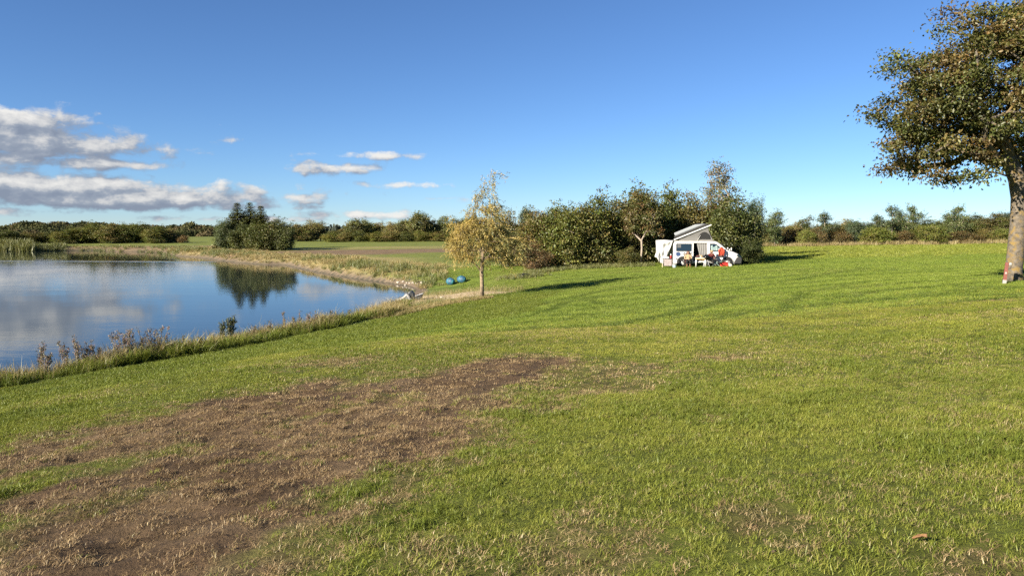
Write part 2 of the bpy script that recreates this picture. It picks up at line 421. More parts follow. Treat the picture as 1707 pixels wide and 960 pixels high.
def dirt_mask(x, y):
    a, b = x * MOW[0] + y * MOW[1], x * MOWN[0] + y * MOWN[1]
    sd = poly_sd(x, y, DIRT)
    streak = fbm(a * 0.22, b * 0.9, 1.0, 4, 21); fine = fbm(x, y, 2.6, 3, 31)
    m = sstep(-0.75, 0.75, sd + (fine - 0.5) * 1.1 + (streak - 0.5) * 0.9) * (0.30 + 0.75 * sstep(0.34, 0.52, streak * 0.75 + fine * 0.25))
    for (c, rx, ry) in SPOTS:
        dx, dy = x - c[0], y - c[1]; da, db = (dx * MOW[0] + dy * MOW[1]) / rx, (dx * MOWN[0] + dy * MOWN[1]) / rx / 0.8
        m = np.maximum(m, 0.55 * sstep(1.25, 0.35, np.hypot(da, db) + (fine - 0.5) * 1.3))
    return np.clip(m, 0, 1)
def clod_relief(x, y): return ((fbm(x, y, 3.4, 3, 71, 0.6) - 0.5) * 0.16 - 0.012) * dirt_mask(x, y)
TRACKS = [[G(u, v)[:2] for u, v in t] for t in ([(1012, 546), (1060, 536), (1130, 522), (1190, 508), (1225, 494)], [(880, 528), (940, 505), (985, 500), (1000, 507)], [(1000, 566), (1250, 520), (1500, 497), (1707, 492)],
          [(700, 540), (850, 520), (1000, 486), (1150, 466)], [(1300, 520), (1340, 488), (1450, 470), (1600, 462)], [(1500, 640), (1600, 560), (1700, 530)], [(930, 520), (1080, 505), (1250, 480), (1420, 452)], [(820, 530), (980, 525), (1180, 505)], [(1100, 560), (1300, 545), (1500, 530), (1707, 522)], [(1380, 500), (1480, 484), (1600, 478), (1700, 480)])]
def dark_lane(x, y):
    """where the mower and the wheels have left darker lanes"""
    wv_ = 2.2 * (fbm(x, y, 0.035, 2, 77) - 0.5)
    b_ = -x * 0.30 + y * 0.95 + wv_ * 6 + 0.012 * x * x
    st_ = sstep(-0.2, 0.6, np.sin(b_ * 2 * math.pi / 3.1)) * 0.70
    st_ = st_ * (0.35 + 0.9 * fbm(x, y, 0.15, 2, 78))
    for i_, t in enumerate(TRACKS): st_ = np.maximum(st_, (1.0 if i_ == 0 else 0.8) * sstep(0.46, 0.20, seg_dist(x, y, t) + 0.25 * (fbm(x, y, 0.8, 2, 79) - 0.5)))
    return st_
def ground_color(x, y, sd):
    """surface colours of the land, with shade between the near tufts painted in"""
    L3 = lambda *c: np.array(c)[None, :]
    n1 = fbm(x, y, 0.22, 4, 3)[:, None]; n2 = fbm(x, y, 1.3, 4, 8)[:, None]
    near = sstep(26, 14, y)[:, None]
    lawn = L3(0.128, 0.166, 0.027) * (0.8 + 0.4 * n2) ; dry = L3(0.20, 0.185, 0.050)
    c = lawn + (dry - lawn) * (0.65 * sstep(0.42, 0.72, n1))
    lush = sstep(9.0, 5.0, sd)[:, None] * sstep(75, 45, y)[:, None]
    c = c + (L3(0.085, 0.118, 0.020) * (0.8 + 0.4 * n2) - c) * lush * 0.85
    th_ = sstep(24, 17, y) * (sd > 0) * sstep(0.2, -1.2, np.abs(x) - (0.94 * np.maximum(y, 0) + 3.6)) * sstep(2.0, 3.0, y); c = c * (1 - 0.50 * th_)[:, None] + L3(0.012, 0.006, 0.0) * th_[:, None]      # thatch under the blades, darkened further to paint the shade between tufts
    # mowing lines
    for t in TRACKS:
        d = seg_dist(x, y, t); c = c * (1 - 0.30 * sstep(0.30, 0.10, d))[:, None]
    a, b = x * 0.93 + y * 0.37, -x * 0.37 + y * 0.93
    c = c * (1.08 - 0.30 * dark_lane(x, y) * sstep(14, 24, y))[:, None]
    # rough pasture beyond the mown lawn (right) and the meadow past the pond (left)
    edge = 0.0 + 66 + 0.02 * x
    past = (sstep(0, 1.5, y - edge) * sstep(10, 22, x))[:, None]
    pc = L3(0.160, 0.190, 0.040) * (0.75 + 0.5 * n2) ; pc = pc + (L3(0.21, 0.19, 0.085) - pc) * 0.5 * sstep(0.5, 0.75, fbm(x * 0.4, y * 1.0, 0.35, 4, 41))[:, None]
    c = c + (pc - c) * past
    # far side of the pond
    w_ = (sstep(62, 74, y) * sstep(6, -4, x))[:, None]
    mead = L3(0.130, 0.150, 0.032) * (0.75 + 0.5 * n2)
    straw = L3(0.27, 0.21, 0.095) * (0.8 + 0.4 * n2); brown = L3(0.150, 0.098, 0.062) * (0.8 + 0.5 * n2)
    fs = (fbm(x * 0.35, y, 0.12, 3, 61) - 0.5) * 16
    m2 = mead + (straw - mead) * (sstep(14, 6, sd + fs * 0.6) * 0.8)[:, None]
    bs = y + fs * 0.9 - 0.25 * (x + 25)
    m2 = m2 + (brown - m2) * (sstep(100, 108, bs) * sstep(132, 124, bs) * 0.9 * sstep(-75, -60, x + fs))[:, None]
    m2 = m2 + (straw - m2) * (sstep(130, 136, bs) * sstep(146, 138, bs) * 0.55)[:, None]
    m2 = m2 + (brown - m2) * (sstep(-52, -60, x) * sstep(128, 140, y) * sstep(172, 160, y) * 0.75)[:, None]
    c = c + (m2 - c) * w_
    # strip of straw along the far hedges
    c = c + (straw - c) * (sstep(112, 117, y) * sstep(140, 126, y) * sstep(20, 30, x) * 0.9)[:, None]
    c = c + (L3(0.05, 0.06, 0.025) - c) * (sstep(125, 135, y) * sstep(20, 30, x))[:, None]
    # sand of the little beach and mud at the waterline
    sd_s = seg_dist(x, y, SAND_LINE)
    sand = L3(0.42, 0.33, 0.22) * (0.75 + 0.5 * n2)
    c = c + (sand - c) * (sstep(2.6, 1.2, sd_s + (n2[:, 0] - 0.5) * 2.2))[:, None]
    mud = L3(0.15, 0.115, 0.080) * (0.8 + 0.4 * n2)
    c = c + (mud - c) * (sstep(1.1, 0.5, sd + (n2[:, 0] - 0.5) * 0.6))[:, None]
    c = np.where((sd < 0)[:, None], L3(0.05, 0.05, 0.035), c)
    dm = (dirt_mask(x, y) * (y < 40))[:, None]
    soil = L3(0.080, 0.052, 0.029) * (0.65 + 0.7 * fbm(x, y, 3.5, 4, 91)[:, None])
    soil = soil + (L3(0.145, 0.102, 0.057) - soil) * 0.55 * sstep(0.45, 0.7, fbm(x, y, 1.1, 4, 95))[:, None]
    c = c + (soil - c) * sstep(0.25, 0.85, dm)
    return c

def axis(segs):
    out = []
    for a, b, st in segs: out += list(np.arange(a, b, st))
    return out
gx = axis([(0, 12, 0.14), (12, 30, 0.32), (30, 80, 0.9), (80, 220, 3.0)]); g_ = 220.0
while g_ < 4200: gx.append(g_); g_ *= 1.3
gx = np.array(sorted(set([-a for a in gx] + gx)))
gy = axis([(-40, -4, 3.0), (-4, 2.4, 0.6), (2.4, 18, 0.13), (18, 64, 0.32), (64, 140, 0.9), (140, 260, 2.5)]); g_ = 260.0
while g_ < 5200: gy.append(g_); g_ *= 1.3
gyb = []; g_ = 40.0
while g_ < 2500: g_ *= 1.5; gyb.append(-g_)
gy = np.array(sorted(gyb) + gy)
XX, YY = np.meshgrid(gx, gy); nx, ny = len(gx), len(gy)
fx, fy = XX.ravel(), YY.ravel(); fsd = pond_sd(fx, fy); fz = height(fx, fy, fsd)
nearm = (fy > 2) & (fy < 20) & (np.abs(fx) < 14)
fz[nearm] += clod_relief(fx[nearm], fy[nearm])
idx = np.arange(nx * ny).reshape(ny, nx)
quads = np.stack([idx[:-1, :-1], idx[:-1, 1:], idx[1:, 1:], idx[1:, :-1]], -1).reshape(-1, 4)

m, q, out = mat_base('ground')
at_ = q.new('ShaderNodeAttribute', attribute_name='col'); gg = q.new('ShaderNodeNewGeometry')
n_f = q.noise(gg.outputs['Position'], 9.0, 8, 0.7); n_m = q.noise(gg.outputs['Position'], 1.6, 5, 0.6)
k_ = q.math('MULTIPLY', q.maprange(n_f, 0.25, 0.75, 0.55, 1.45), q.maprange(n_m, 0.3, 0.7, 0.85, 1.15))
cc = q.vmath('MULTIPLY', at_.outputs['Color'], None); q.put(cc.node.inputs[1], k_)
b = q.new('ShaderNodeBsdfPrincipled'); q.put(b.inputs['Base Color'], cc); b.inputs['Roughness'].default_value = 0.95; b.inputs['Specular IOR Level'].default_value = 0.15
bp = q.new('ShaderNodeBump'); bp.inputs['Strength'].default_value = 0.9; bp.inputs['Distance'].default_value = 0.05; q.put(bp.inputs['Height'], n_f); q.put(b.inputs['Normal'], bp.outputs[0])
q.put(out.inputs[0], b.outputs[0])
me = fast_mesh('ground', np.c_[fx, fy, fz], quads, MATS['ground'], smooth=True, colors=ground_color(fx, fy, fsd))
tag(link('ground', me), 'sloping mown lawn, worn foreground and meadows round the pond', 'ground', kind='structure')

# ---- pond
m, q, out = mat_base('pond_water')
gg = q.new('ShaderNodeNewGeometry')
mp = q.new('ShaderNodeMapping'); q.put(mp.inputs[0], gg.outputs['Position']); mp.inputs['Scale'].default_value = (0.45, 1.0, 1.0); mp.inputs['Rotation'].default_value = (0, 0, R(-12))
big = q.noise(gg.outputs['Position'], 0.035, 3, 0.6)
rip = q.noise(mp.outputs[0], 2.6, 5, 0.6); swell = q.noise(mp.outputs[0], 0.5, 3, 0.5)
amp = q.maprange(big, 0.40, 0.62, 0.25, 1.0, True)
sp = q.new('ShaderNodeSeparateXYZ'); q.put(sp.inputs[0], gg.outputs['Position'])
# a breath of wind ruffles a long streak across the calm far water
dd = q.math('ABSOLUTE', q.math('SUBTRACT', sp.outputs[1], q.math('MULTIPLY_ADD', sp.outputs[0], -0.10, 101.0)))
streak = q.math('MULTIPLY', q.maprange(dd, 2.4, 0.8, 0, 1, True), q.maprange(sp.outputs[0], -24.0, -52.0, 0, 1, True))
amp = q.math('MULTIPLY_ADD', streak, 4.0, amp)
hgt = q.math('MULTIPLY', q.math('ADD', q.math('MULTIPLY', rip, 0.5), swell), amp)
bp = q.new('ShaderNodeBump'); bp.inputs['Strength'].default_value = 1.0; bp.inputs['Distance'].default_value = 0.009; q.put(bp.inputs['Height'], hgt)
b = q.new('ShaderNodeBsdfPrincipled'); b.inputs['Base Color'].default_value = (0.018, 0.026, 0.024, 1); b.inputs['Roughness'].default_value = 0.03; b.inputs['IOR'].default_value = 1.33
b.inputs['Specular IOR Level'].default_value = 0.5
q.put(b.inputs['Normal'], bp.outputs[0]); q.put(out.inputs[0], b.outputs[0])
mb = MB(); mb.add([(-260, -60, 0), (20, -60, 0), (20, 190, 0), (-260, 190, 0)], [(0, 1, 2, 3)])
tag(mb.build('pond_water', MATS['pond_water']), 'still blue pond mirroring sky, clouds and spruces', 'pond', kind='structure')
# ------------------------------------------------------------------ trees and bushes
def unit(a): return a / (np.linalg.norm(a, axis=-1, keepdims=True) + 1e-9)
def leaf_mesh(name, pos, tip, nrm, length, width, colors, mat, fold=0.18):
    """one folded diamond per leaf"""
    n = len(pos); t = unit(tip); w_ = unit(np.cross(t, nrm)); up = np.cross(w_, t)
    L = np.broadcast_to(np.asarray(length), (n,))[:, None]; W = np.broadcast_to(np.asarray(width), (n,))[:, None]
    v0 = pos; v1 = pos + t * L * 0.45 + w_ * W * 0.5 + up * L * fold; v2 = pos + t * L; v3 = pos + t * L * 0.45 - w_ * W * 0.5 + up * L * fold
    v = np.stack([v0, v1, v2, v3], 1).reshape(-1, 3)
    i = np.arange(n)[:, None] * 4
    f = np.concatenate([i + np.array([[0, 1, 2]]), i + np.array([[0, 2, 3]])])
    return fast_mesh(name, v, f, mat, colors=np.repeat(colors, 4, 0))
def pick_colors(rng, n, cols, jit=0.18):
    cols = np.array([c[:3] for c in cols]); w_ = np.ones(len(cols))
    c = cols[rng.integers(0, len(cols), n)]
    return c * (1 + rng.normal(0, jit, (n, 1))).clip(0.4, 1.7)
def sample_clumps(rng, lobes, n, mind):
    """clump centres spread through overlapping ellipsoids, denser towards the outside"""
    L = np.array(lobes, float); vol = (L[:, 3] * L[:, 4] * L[:, 5]) ** 0.67 * L[:, 6]; pr = vol / vol.sum(); pts = []
    tries = 0
    while len(pts) < n and tries < n * 14:
        tries += 1; k = rng.choice(len(L), p=pr); d = rng.normal(size=3); d /= np.linalg.norm(d)
        r = (0.35 + 0.65 * rng.random() ** 0.45) * (1 + 0.10 * rng.normal())
        p = L[k, :3] + d * L[k, 3:6] * min(r, 1.18)
        if p[2] < 0.25: continue
        if pts and np.min(((np.array(pts) - p) ** 2).sum(1)) < mind ** 2: continue
        pts.append(p)
    return np.array(pts)
def skeleton(rng, trunk, clumps, seg=0.9, wig=0.10):
    """trunk polyline, then each clump joined to the nearest lower node"""
    nodes = [np.array(p, float) for p in trunk]; par = [-1] + list(range(len(trunk) - 1))
    first = max(1, int(len(trunk) * 0.35)); allow = [i >= first for i in range(len(trunk))]
    top = nodes[-1]; order = np.argsort(np.linalg.norm(clumps - nodes[len(nodes) // 2], axis=1)); tips = []
    for ci in order:
        c = clumps[ci]; N = np.array(nodes); d = np.linalg.norm(N - c, axis=1)
        d = d + np.where(N[:, 2] > c[2] + 0.4, 1.5, 0) + np.where(np.array(allow), 0, 1e6) + 0.25 * np.maximum(0, N[:, 2] - c[2])
        j = int(np.argmin(d)); a = nodes[j]; ln = np.linalg.norm(c - a); k = max(1, int(ln / seg)); cur = j
        for s_ in range(1, k + 1):
            t = s_ / k; p = a + (c - a) * t + np.array([0, 0, 0.12 * ln * math.sin(t * math.pi)]) + rng.normal(0, wig * ln / k, 3) * (s_ < k)
            nodes.append(p); par.append(cur); allow.append(True); cur = len(nodes) - 1
        tips.append(cur)
    return np.array(nodes), par, tips
def wood_mesh(name, nodes, par, base_r, mat, ntrunk, tip_r=0.006, n=6, expo=2.3, flare=1.35):
    cnt = np.zeros(len(nodes)); kids = [[] for _ in nodes]
    for i, p in enumerate(par):
        if p >= 0: kids[p].append(i)
    for i in range(len(nodes) - 1, -1, -1):
        cnt[i] = sum(cnt[k] for k in kids[i]) if kids[i] else 1
    rad = tip_r + (base_r - tip_r) * (cnt / max(cnt[0], 1)) ** (1 / expo)
    mb = MB()
    # chains
    start = [(0, [0])]
    done = []
    stack = [[0]]
    while stack:
        ch = stack.pop()
        while kids[ch[-1]]:
            ks = sorted(kids[ch[-1]], key=lambda k: -cnt[k])
            for k in ks[1:]: stack.append([ch[-1], k])
            ch.append(ks[0])
        if len(ch) > 1:
            rr = [rad[i] for i in ch]
            if par[ch[0]] != -1 or ch[0] != 0: rr[0] = min(rr[0], rr[1] * 1.35)
            if ch[0] == 0 and len(ch) > 2: rr[0] *= flare
            nn = n + 4 if ch[0] == 0 and base_r > 0.12 else (n if rr[1] > 0.03 else 4)
            mb.tube([nodes[i] for i in ch], rr, nn)
    return mb.mesh(name, mat, smooth=True)
def crown_leaves(rng, clumps, per, rc, leaf, ratio, cols, flat=0.75, droop=0.25, centre=None, mat=None, name='crown', jit=0.16, cj=0.20, spread=1.0):
    n = len(clumps) * per
    k = np.repeat(np.arange(len(clumps)), per)
    rcs = rc * (0.7 + 0.6 * rng.random(len(clumps)))
    off = rng.normal(size=(n, 3)) * np.array([1, 1, flat]) * (rcs[k] * 0.55)[:, None]
    pos = clumps[k] + off
    c0 = clumps.mean(0) if centre is None else np.array(centre)
    outw = unit(pos - c0); tip = unit(outw * 0.55 + rng.normal(size=(n, 3)) * 0.75 + np.array([0, 0, -droop]))
    nrm = unit(outw * 0.5 + rng.normal(size=(n, 3)) * 0.6 + np.array([0, 0, 0.55]))
    cc = pick_colors(rng, len(clumps), cols, cj)[k] * (1 + rng.normal(0, jit, (n, 1))).clip(0.5, 1.6)
    cc = cc * (1 + rng.normal(0, 0.07, (n, 3)))
    ln = leaf * (0.65 + 0.7 * rng.random(n))
    return leaf_mesh(name, pos, tip, nrm, ln, ln * ratio, np.clip(cc, 0.005, 0.6), mat or LEAF)

def proto_tree(seed, trunk, lobes, nclump, per, rc, leaf, cols, base_r, barkm, ratio=0.62, mind=None, droop=0.2, mat=None, flat=0.75, twig=0):
    rng = np.random.default_rng(seed)
    cl = sample_clumps(rng, lobes, nclump, mind or rc * 0.55)
    nodes, par, tips = skeleton(rng, trunk, cl)
    if twig:      # fine bare shoots that break the outline
        ext = cl[rng.integers(0, len(cl), twig)]; c0 = cl.mean(0)
        e = ext + unit(ext - c0) * rc * rng.uniform(0.6, 1.5, (twig, 1)) + rng.normal(0, 0.12, (twig, 3)) + np.array([0, 0, 0.25 * rc])
        cl2 = e[e[:, 2] > 0.4]
        small = crown_leaves(rng, cl2, max(6, per // 8), rc * 0.45, leaf, ratio, cols, flat, droop, c0, mat, 'shoots')
    wm = wood_mesh('trunk', nodes, par, base_r, barkm, len(trunk))
    lm = crown_leaves(rng, cl, per, rc, leaf, ratio, cols, flat, droop, None, mat)
    if twig:
        import bmesh
        bm = bmesh.new(); bm.from_mesh(lm); bm.from_mesh(small); bm.to_mesh(lm); bm.free()
    return wm, lm

GREEN = [(0.095, 0.110, 0.024), (0.120, 0.128, 0.030), (0.075, 0.090, 0.020), (0.140, 0.132, 0.038)]
DARKG = [(0.066, 0.076, 0.022), (0.085, 0.092, 0.026), (0.050, 0.062, 0.018)]
OLIVE = [(0.125, 0.112, 0.036), (0.100, 0.100, 0.032), (0.150, 0.118, 0.045), (0.085, 0.090, 0.030)]
RUST = [(0.150, 0.090, 0.040), (0.125, 0.085, 0.038), (0.170, 0.110, 0.050), (0.090, 0.075, 0.032)]
BLUEG = [(0.060, 0.085, 0.042), (0.075, 0.098, 0.052), (0.045, 0.068, 0.032)]
SPRUCE = [(0.058, 0.068, 0.026), (0.072, 0.082, 0.030), (0.046, 0.056, 0.022)]

def bush_proto(seed, cols, per=140, ncl=130, leaf=0.19, rc=0.75, twig=70):
    rng = np.random.default_rng(seed + 500)
    lobes = [(0, 0, 2.6, 2.3, 2.0, 2.5, 1.2)]
    for k in range(7):
        a = rng.uniform(0, 6.28); r = rng.uniform(0.9, 1.9); lobes.append((r * math.cos(a), r * math.sin(a), rng.uniform(1.2, 4.6), rng.uniform(0.8, 1.5), rng.uniform(0.8, 1.5), rng.uniform(0.9, 1.6), 0.9))
    lobes.append((rng.uniform(-.6, .6), 0, 5.2, 0.8, 0.8, 0.9, 0.7))
    return proto_tree(seed, [(0, 0, -0.1), (0.05, 0, 0.5), (0.1, 0.05, 1.1), (0, 0.1, 2.0)], lobes, ncl, per, rc, leaf, cols, 0.16, BARK_GREY, twig=twig)
PROTO = {}
PROTO['green1'] = bush_proto(1, GREEN); PROTO['green2'] = bush_proto(2, GREEN + OLIVE[:2]); PROTO['dark1'] = bush_proto(3, DARKG); PROTO['olive1'] = bush_proto(4, OLIVE)
PROTO['olive2'] = bush_proto(5, OLIVE + GREEN[:1]); PROTO['rust'] = bush_proto(6, RUST, per=80); PROTO['blue'] = bush_proto(7, BLUEG)
def small_tree(seed, cols, per=80, ncl=85, barkm=BARK_PALE, leaf=0.17):
    rng = np.random.default_rng(seed + 900); lobes = []
    for k in range(9):
        h = 1.5 + 4.3 * (k + rng.random()) / 9; r = 1.45 * min(1, (7.4 - h) / 3.6) * rng.uniform(0.55, 1.2); a = rng.uniform(0, 6.28)
        lobes.append((r * math.cos(a) * 0.55, r * math.sin(a) * 0.55, h, r * rng.uniform(0.55, 0.85) + 0.2, r * rng.uniform(0.55, 0.85) + 0.2, rng.uniform(0.4, 0.7), 1))
    return proto_tree(seed, [(0, 0, -0.1), (0.03, 0, 0.9), (-0.02, 0.03, 1.8), (0.04, 0, 2.8), (0.0, 0, 4.0), (0.02, 0, 5.2)], lobes, ncl, per, 0.5, leaf, cols, 0.10, barkm, twig=45)
PROTO['tree1'] = small_tree(11, BLUEG); PROTO['tree2'] = small_tree(12, DARKG + BLUEG); PROTO['tree3'] = small_tree(13, OLIVE + DARKG)
PROTO['round'] = proto_tree(15, [(0, 0, -0.1), (0.05, 0, 1.0), (0, 0.06, 2.0), (0.05, 0, 3.2)], [(0, 0, 3.9, 2.2, 2.2, 1.9, 1), (1.3, 0.2, 3.2, 1.4, 1.4, 1.1, 0.8), (-1.3, -0.3, 3.0, 1.4, 1.4, 1.2, 0.8), (0.3, 0, 5.2, 1.2, 1.2, 0.9, 0.8)], 90, 90, 0.7, 0.24, DARKG + OLIVE[:2], 0.16, BARK_GREY, twig=50)
# bare-stemmed birch of the hedge, its thin crown high up on forked pale stems
PROTO['birch'] = proto_tree(21, [(0, 0, -0.1), (0.06, 0, 0.8), (0.10, 0, 1.6), (0.05, 0, 2.3)], [(-0.7, 0, 4.6, 0.9, 0.8, 1.5, 1), (0.6, 0, 4.7, 1.0, 0.8, 1.6, 1), (0, 0, 5.8, 1.0, 0.8, 0.9, 0.8), (1.3, 0, 3.5, 0.6, 0.5, 0.6, 0.4)], 70, 110, 0.5, 0.16, OLIVE + RUST[:1], 0.10, BARK_PALE, twig=60)
PROTO['wispy'] = proto_tree(22, [(0, 0, -0.1), (0.02, 0, 1.6), (0.05, 0, 3.2), (0.02, 0, 4.8), (0.1, 0, 6.4), (0.14, 0, 7.8)], [(0, 0, 5.2, 1.5, 1.2, 1.0, 1), (0.2, 0, 6.5, 1.5, 1.2, 1.1, 1), (0.15, 0, 7.9, 1.25, 1, 1.0, 1), (0.3, 0, 8.9, 0.7, 0.6, 0.6, 0.7)], 120, 30, 0.40, 0.15, [(0.14, 0.13, 0.07), (0.11, 0.115, 0.05), (0.17, 0.14, 0.08)], 0.10, BARK_PALE, droop=0.0, twig=40)

def spruce_proto(seed):
    rng = np.random.default_rng(seed); H = 9.0; pos = []; tip = []; mb = MB()
    mb.tube([(0, 0, -0.2), (0, 0, 3), (0, 0, 6), (0, 0, H)], [0.17, 0.13, 0.07, 0.01], 7)
    h = 0.7
    while h < H - 0.15:
        Rm = 2.15 * (1 - h / H) ** 1.0 + 0.12; nb = 11 if h < 7 else 7; a0 = rng.uniform(0, 6.28)
        for k in range(nb):
            a = a0 + k * 6.283 / nb + rng.normal(0, 0.15); L = Rm * rng.uniform(0.7, 1.15); d = np.array([math.cos(a), math.sin(a), 0])
            side = np.array([-d[1], d[0], 0]); ts = np.linspace(0.15, 1, max(4, int(L / 0.13)))
            mb.tube([(0, 0, h), tuple(d * L * 0.5 + [0, 0, h - 0.08 * L]), tuple(d * L + [0, 0, h - 0.04 * L])], [0.022, 0.014, 0.004], 3, caps=False)
            for t in ts:
                c = d * L * t + np.array([0, 0, h - 0.22 * L * math.sin(t * 2.6) * 0.7 + 0.05])
                for s_ in (-1, 1, 0):
                    pos.append(c + rng.normal(0, 0.03, 3)); tip.append(d * 0.6 + side * s_ * 0.75 + np.array([0, 0, -0.28 + 0.1 * rng.normal()]) + rng.normal(0, 0.12, 3))
        h += rng.uniform(0.18, 0.28)
    pos = np.array(pos); tip = np.array(tip); n = len(pos)
    pos2 = pos + rng.normal(0, 0.06, pos.shape); pos = np.r_[pos, pos2]; tip = np.r_[tip, tip + rng.normal(0, 0.3, tip.shape)]; n = len(pos)
    ln = 0.34 * rng.uniform(0.6, 1.25, n) * (1.05 - 0.75 * np.clip(pos[:, 2] / H, 0, 1) ** 1.5)
    nrm = unit(rng.normal(0, 0.5, (n, 3)) + np.array([0, 0, 0.8]))
    lm = leaf_mesh('crown', pos, tip, nrm, ln, ln * 0.5, np.clip(pick_colors(rng, n, SPRUCE, 0.2), 0.01, 0.3), NEEDLE, 0.08)
    return mb.mesh('trunk', BARK_GREY, smooth=True), lm
PROTO['spruce'] = spruce_proto(31); PROTO['spruce2'] = spruce_proto(32)
PROTO_H = {k: (9.1 if 'spruce' in k else 9.6 if k == 'wispy' else 6.3) for k in PROTO}
PROTO_W = {k: (3.9 if 'spruce' in k else 3.6 if k == 'wispy' else 4.2 if k in ('tree1', 'tree2', 'tree3', 'birch') else 6.0) for k in PROTO}
prng = random.Random(5)
def plant(name, kind, u, Y, top, wpx, label, cat, group=None, tint=(1, 1, 1), rz=None, sink=0.0):
    """a tree or bush standing at bearing u, depth Y, as tall and wide as in the photograph"""
    x = (u - U0) / F * Y; g = hz(x, Y); zt = at(u, top, Y)[2]; H = max(zt - g + sink, 0.6); Wd = wpx * Y / F
    wm, lm = PROTO[kind]; sz = H / PROTO_H[kind]; sx = Wd / PROTO_W[kind]
    e = empty(name, (x, Y, g - sink), prng.uniform(0, 6.28) if rz is None else rz, (sx, sx, sz))
    a = link('trunk', wm, e); b_ = link('crown', lm, e); b_.color = tuple(tint) + (1,)
    tag(e, label, cat, group); return e

# hedge behind the camper van
HG = 'hedge of bushes and trees behind the camper van'
for a in [
    ('bush', 'olive1', 848, 67, 352, 74, 'greyish olive bush peeping out directly behind the golden willow crown', 'bush', (1.0, 0.95, 0.95)),
    ('pine_tree', 'round', 877, 92, 344, 30, 'small dark round-topped tree rising behind the left end of the hedge', 'tree', (0.75, 0.85, 0.9)),
    ('bush', 'olive2', 893, 63, 348, 92, 'yellowish olive bush at the left end of the hedge, right of the willow', 'bush', (1.1, 1.0, 0.9)),
    ('bush', 'rust', 893, 59.5, 408, 62, 'low rusty brown bush at the foot of the left end of the hedge', 'bush', (1, 1, 1)),
    ('bush', 'green1', 938, 62, 334, 108, 'broad leafy green bush, left one of the two fullest in the hedge', 'bush', (1.0, 0.97, 0.9)),
    ('bush', 'green2', 986, 63, 324, 112, 'broad leafy green bush, right one of the two fullest in the hedge', 'bush', (1.0, 0.96, 0.9)),
    ('bush', 'olive2', 1032, 66, 330, 104, 'olive bush with a deep shadowed foot left of the pale forked birch', 'bush', (0.95, 0.95, 0.9)),
    ('bush', 'dark1', 1064, 70, 316, 100, 'tall dark green bush whose pointed top rises behind the pale birch', 'bush', (1.15, 1.15, 1.05)),
    ('birch_tree', 'birch', 1068, 62, 330, 74, 'slim birch with bare forked pale stems in front of the hedge', 'tree', (0.78, 0.82, 0.72)),
    ('bush', 'olive1', 1049, 60.5, 412, 46, 'small rounded olive bush left of the pale birch foot', 'bush', (1, 1.05, 0.9)),
    ('bush', 'dark1', 1112, 68, 318, 104, 'tall dark bush standing behind the white sheet at the van rear', 'bush', (1.2, 1.15, 1)),
    ('bush', 'olive1', 1150, 67, 321, 104, 'brownish olive bush directly behind the raised van roof', 'bush', (1.0, 0.92, 0.85)),
    ('bush', 'rust', 1182, 66, 342, 76, 'reddish brown bush between the raised van roof and the dark tree', 'bush', (0.9, 0.9, 0.8)),
    ('birch_tree', 'wispy', 1197, 72, 266, 72, 'tall thin see-through tree overtopping the whole hedge', 'tree', (1.1, 1.05, 1.0)),
    ('oak_tree', 'dark1', 1222, 63, 326, 98, 'dense dark green tree behind the van front', 'tree', (1.0, 1.0, 0.9)),
    ('tree', 'blue', 1252, 67, 331, 44, 'narrow blue-green tree at the right end of the hedge', 'tree', (1, 1, 1)),
    ('bush', 'dark1', 1248, 60, 402, 54, 'low nearly black bush in front of the van bonnet', 'bush', (0.75, 0.8, 0.8)),
    ('bush', 'green2', 1120, 61, 408, 60, 'low green bush seen beneath and left of the white sheet', 'bush', (1, 1, 0.9)),
    ('bush', 'green1', 1000, 72, 340, 104, 'green bush of the second row, mostly hidden by the two fullest bushes', 'bush', (0.95, 0.95, 0.8)),
    ('bush', 'green2', 915, 68, 344, 84, 'olive green bush of the second row behind the left end of the hedge', 'bush', (1.0, 1.0, 0.85)),
    ('bush', 'green2', 1012, 64, 352, 80, 'green bush filling the hedge right of its two fullest bushes', 'bush', (1.0, 1.0, 0.85)),
    ('bush', 'green1', 1088, 66, 330, 90, 'green bush right of the pale forked birch, left of the white sheet', 'bush', (0.9, 0.9, 0.8)),
]: plant(*a[:8], HG, a[8])
mb = MB(); pp = at(1257, 440, 62.5); g = hz(pp[0], pp[1]); mb.tube([(0, 0, -0.1), (0.03, 0, 1.3), (0.0, 0, 3.3)], [0.075, 0.06, 0.03], 7)
tag(mb.build('dead_trunk', BARK_PALE, None, True, loc=(pp[0], pp[1], g)), 'bare pale upright trunk at the right end of the hedge', 'trunk')

# spruces and shrubs on the far bank
SG = 'spruce clump on the far bank'
for a in [('spruce_tree', 'spruce', 398, 133, 335, 66, 'left of the three tall spruces on the far bank', 'tree', (1.25, 1.15, 0.85)), ('spruce_tree', 'spruce2', 419, 134, 336, 68, 'middle of the three tall spruces on the far bank', 'tree', (1.25, 1.15, 0.85)),
          ('spruce_tree', 'spruce', 437, 133, 340, 60, 'right of the three tall spruces on the far bank', 'tree', (1.2, 1.1, 0.8)), ('bush', 'blue', 380, 130, 368, 46, 'blue-green bush at the left foot of the spruces', 'bush', (1.15, 1.05, 0.8)),
          ('bush', 'dark1', 404, 128, 374, 44, 'dark bush in front of the left spruce', 'bush', (1, 1, 1)), ('bush', 'green1', 430, 127, 366, 54, 'green bush in front of the middle and right spruces', 'bush', (0.85, 0.85, 0.9)),
          ('bush', 'green2', 458, 128, 364, 56, 'olive green bush right of the spruces', 'bush', (0.8, 0.8, 0.85)), ('bush', 'dark1', 474, 127, 370, 46, 'rounded bush at the right end of the spruce clump', 'bush', (1.1, 1.1, 1.1))]:
    plant(*a[:8], SG, a[8])

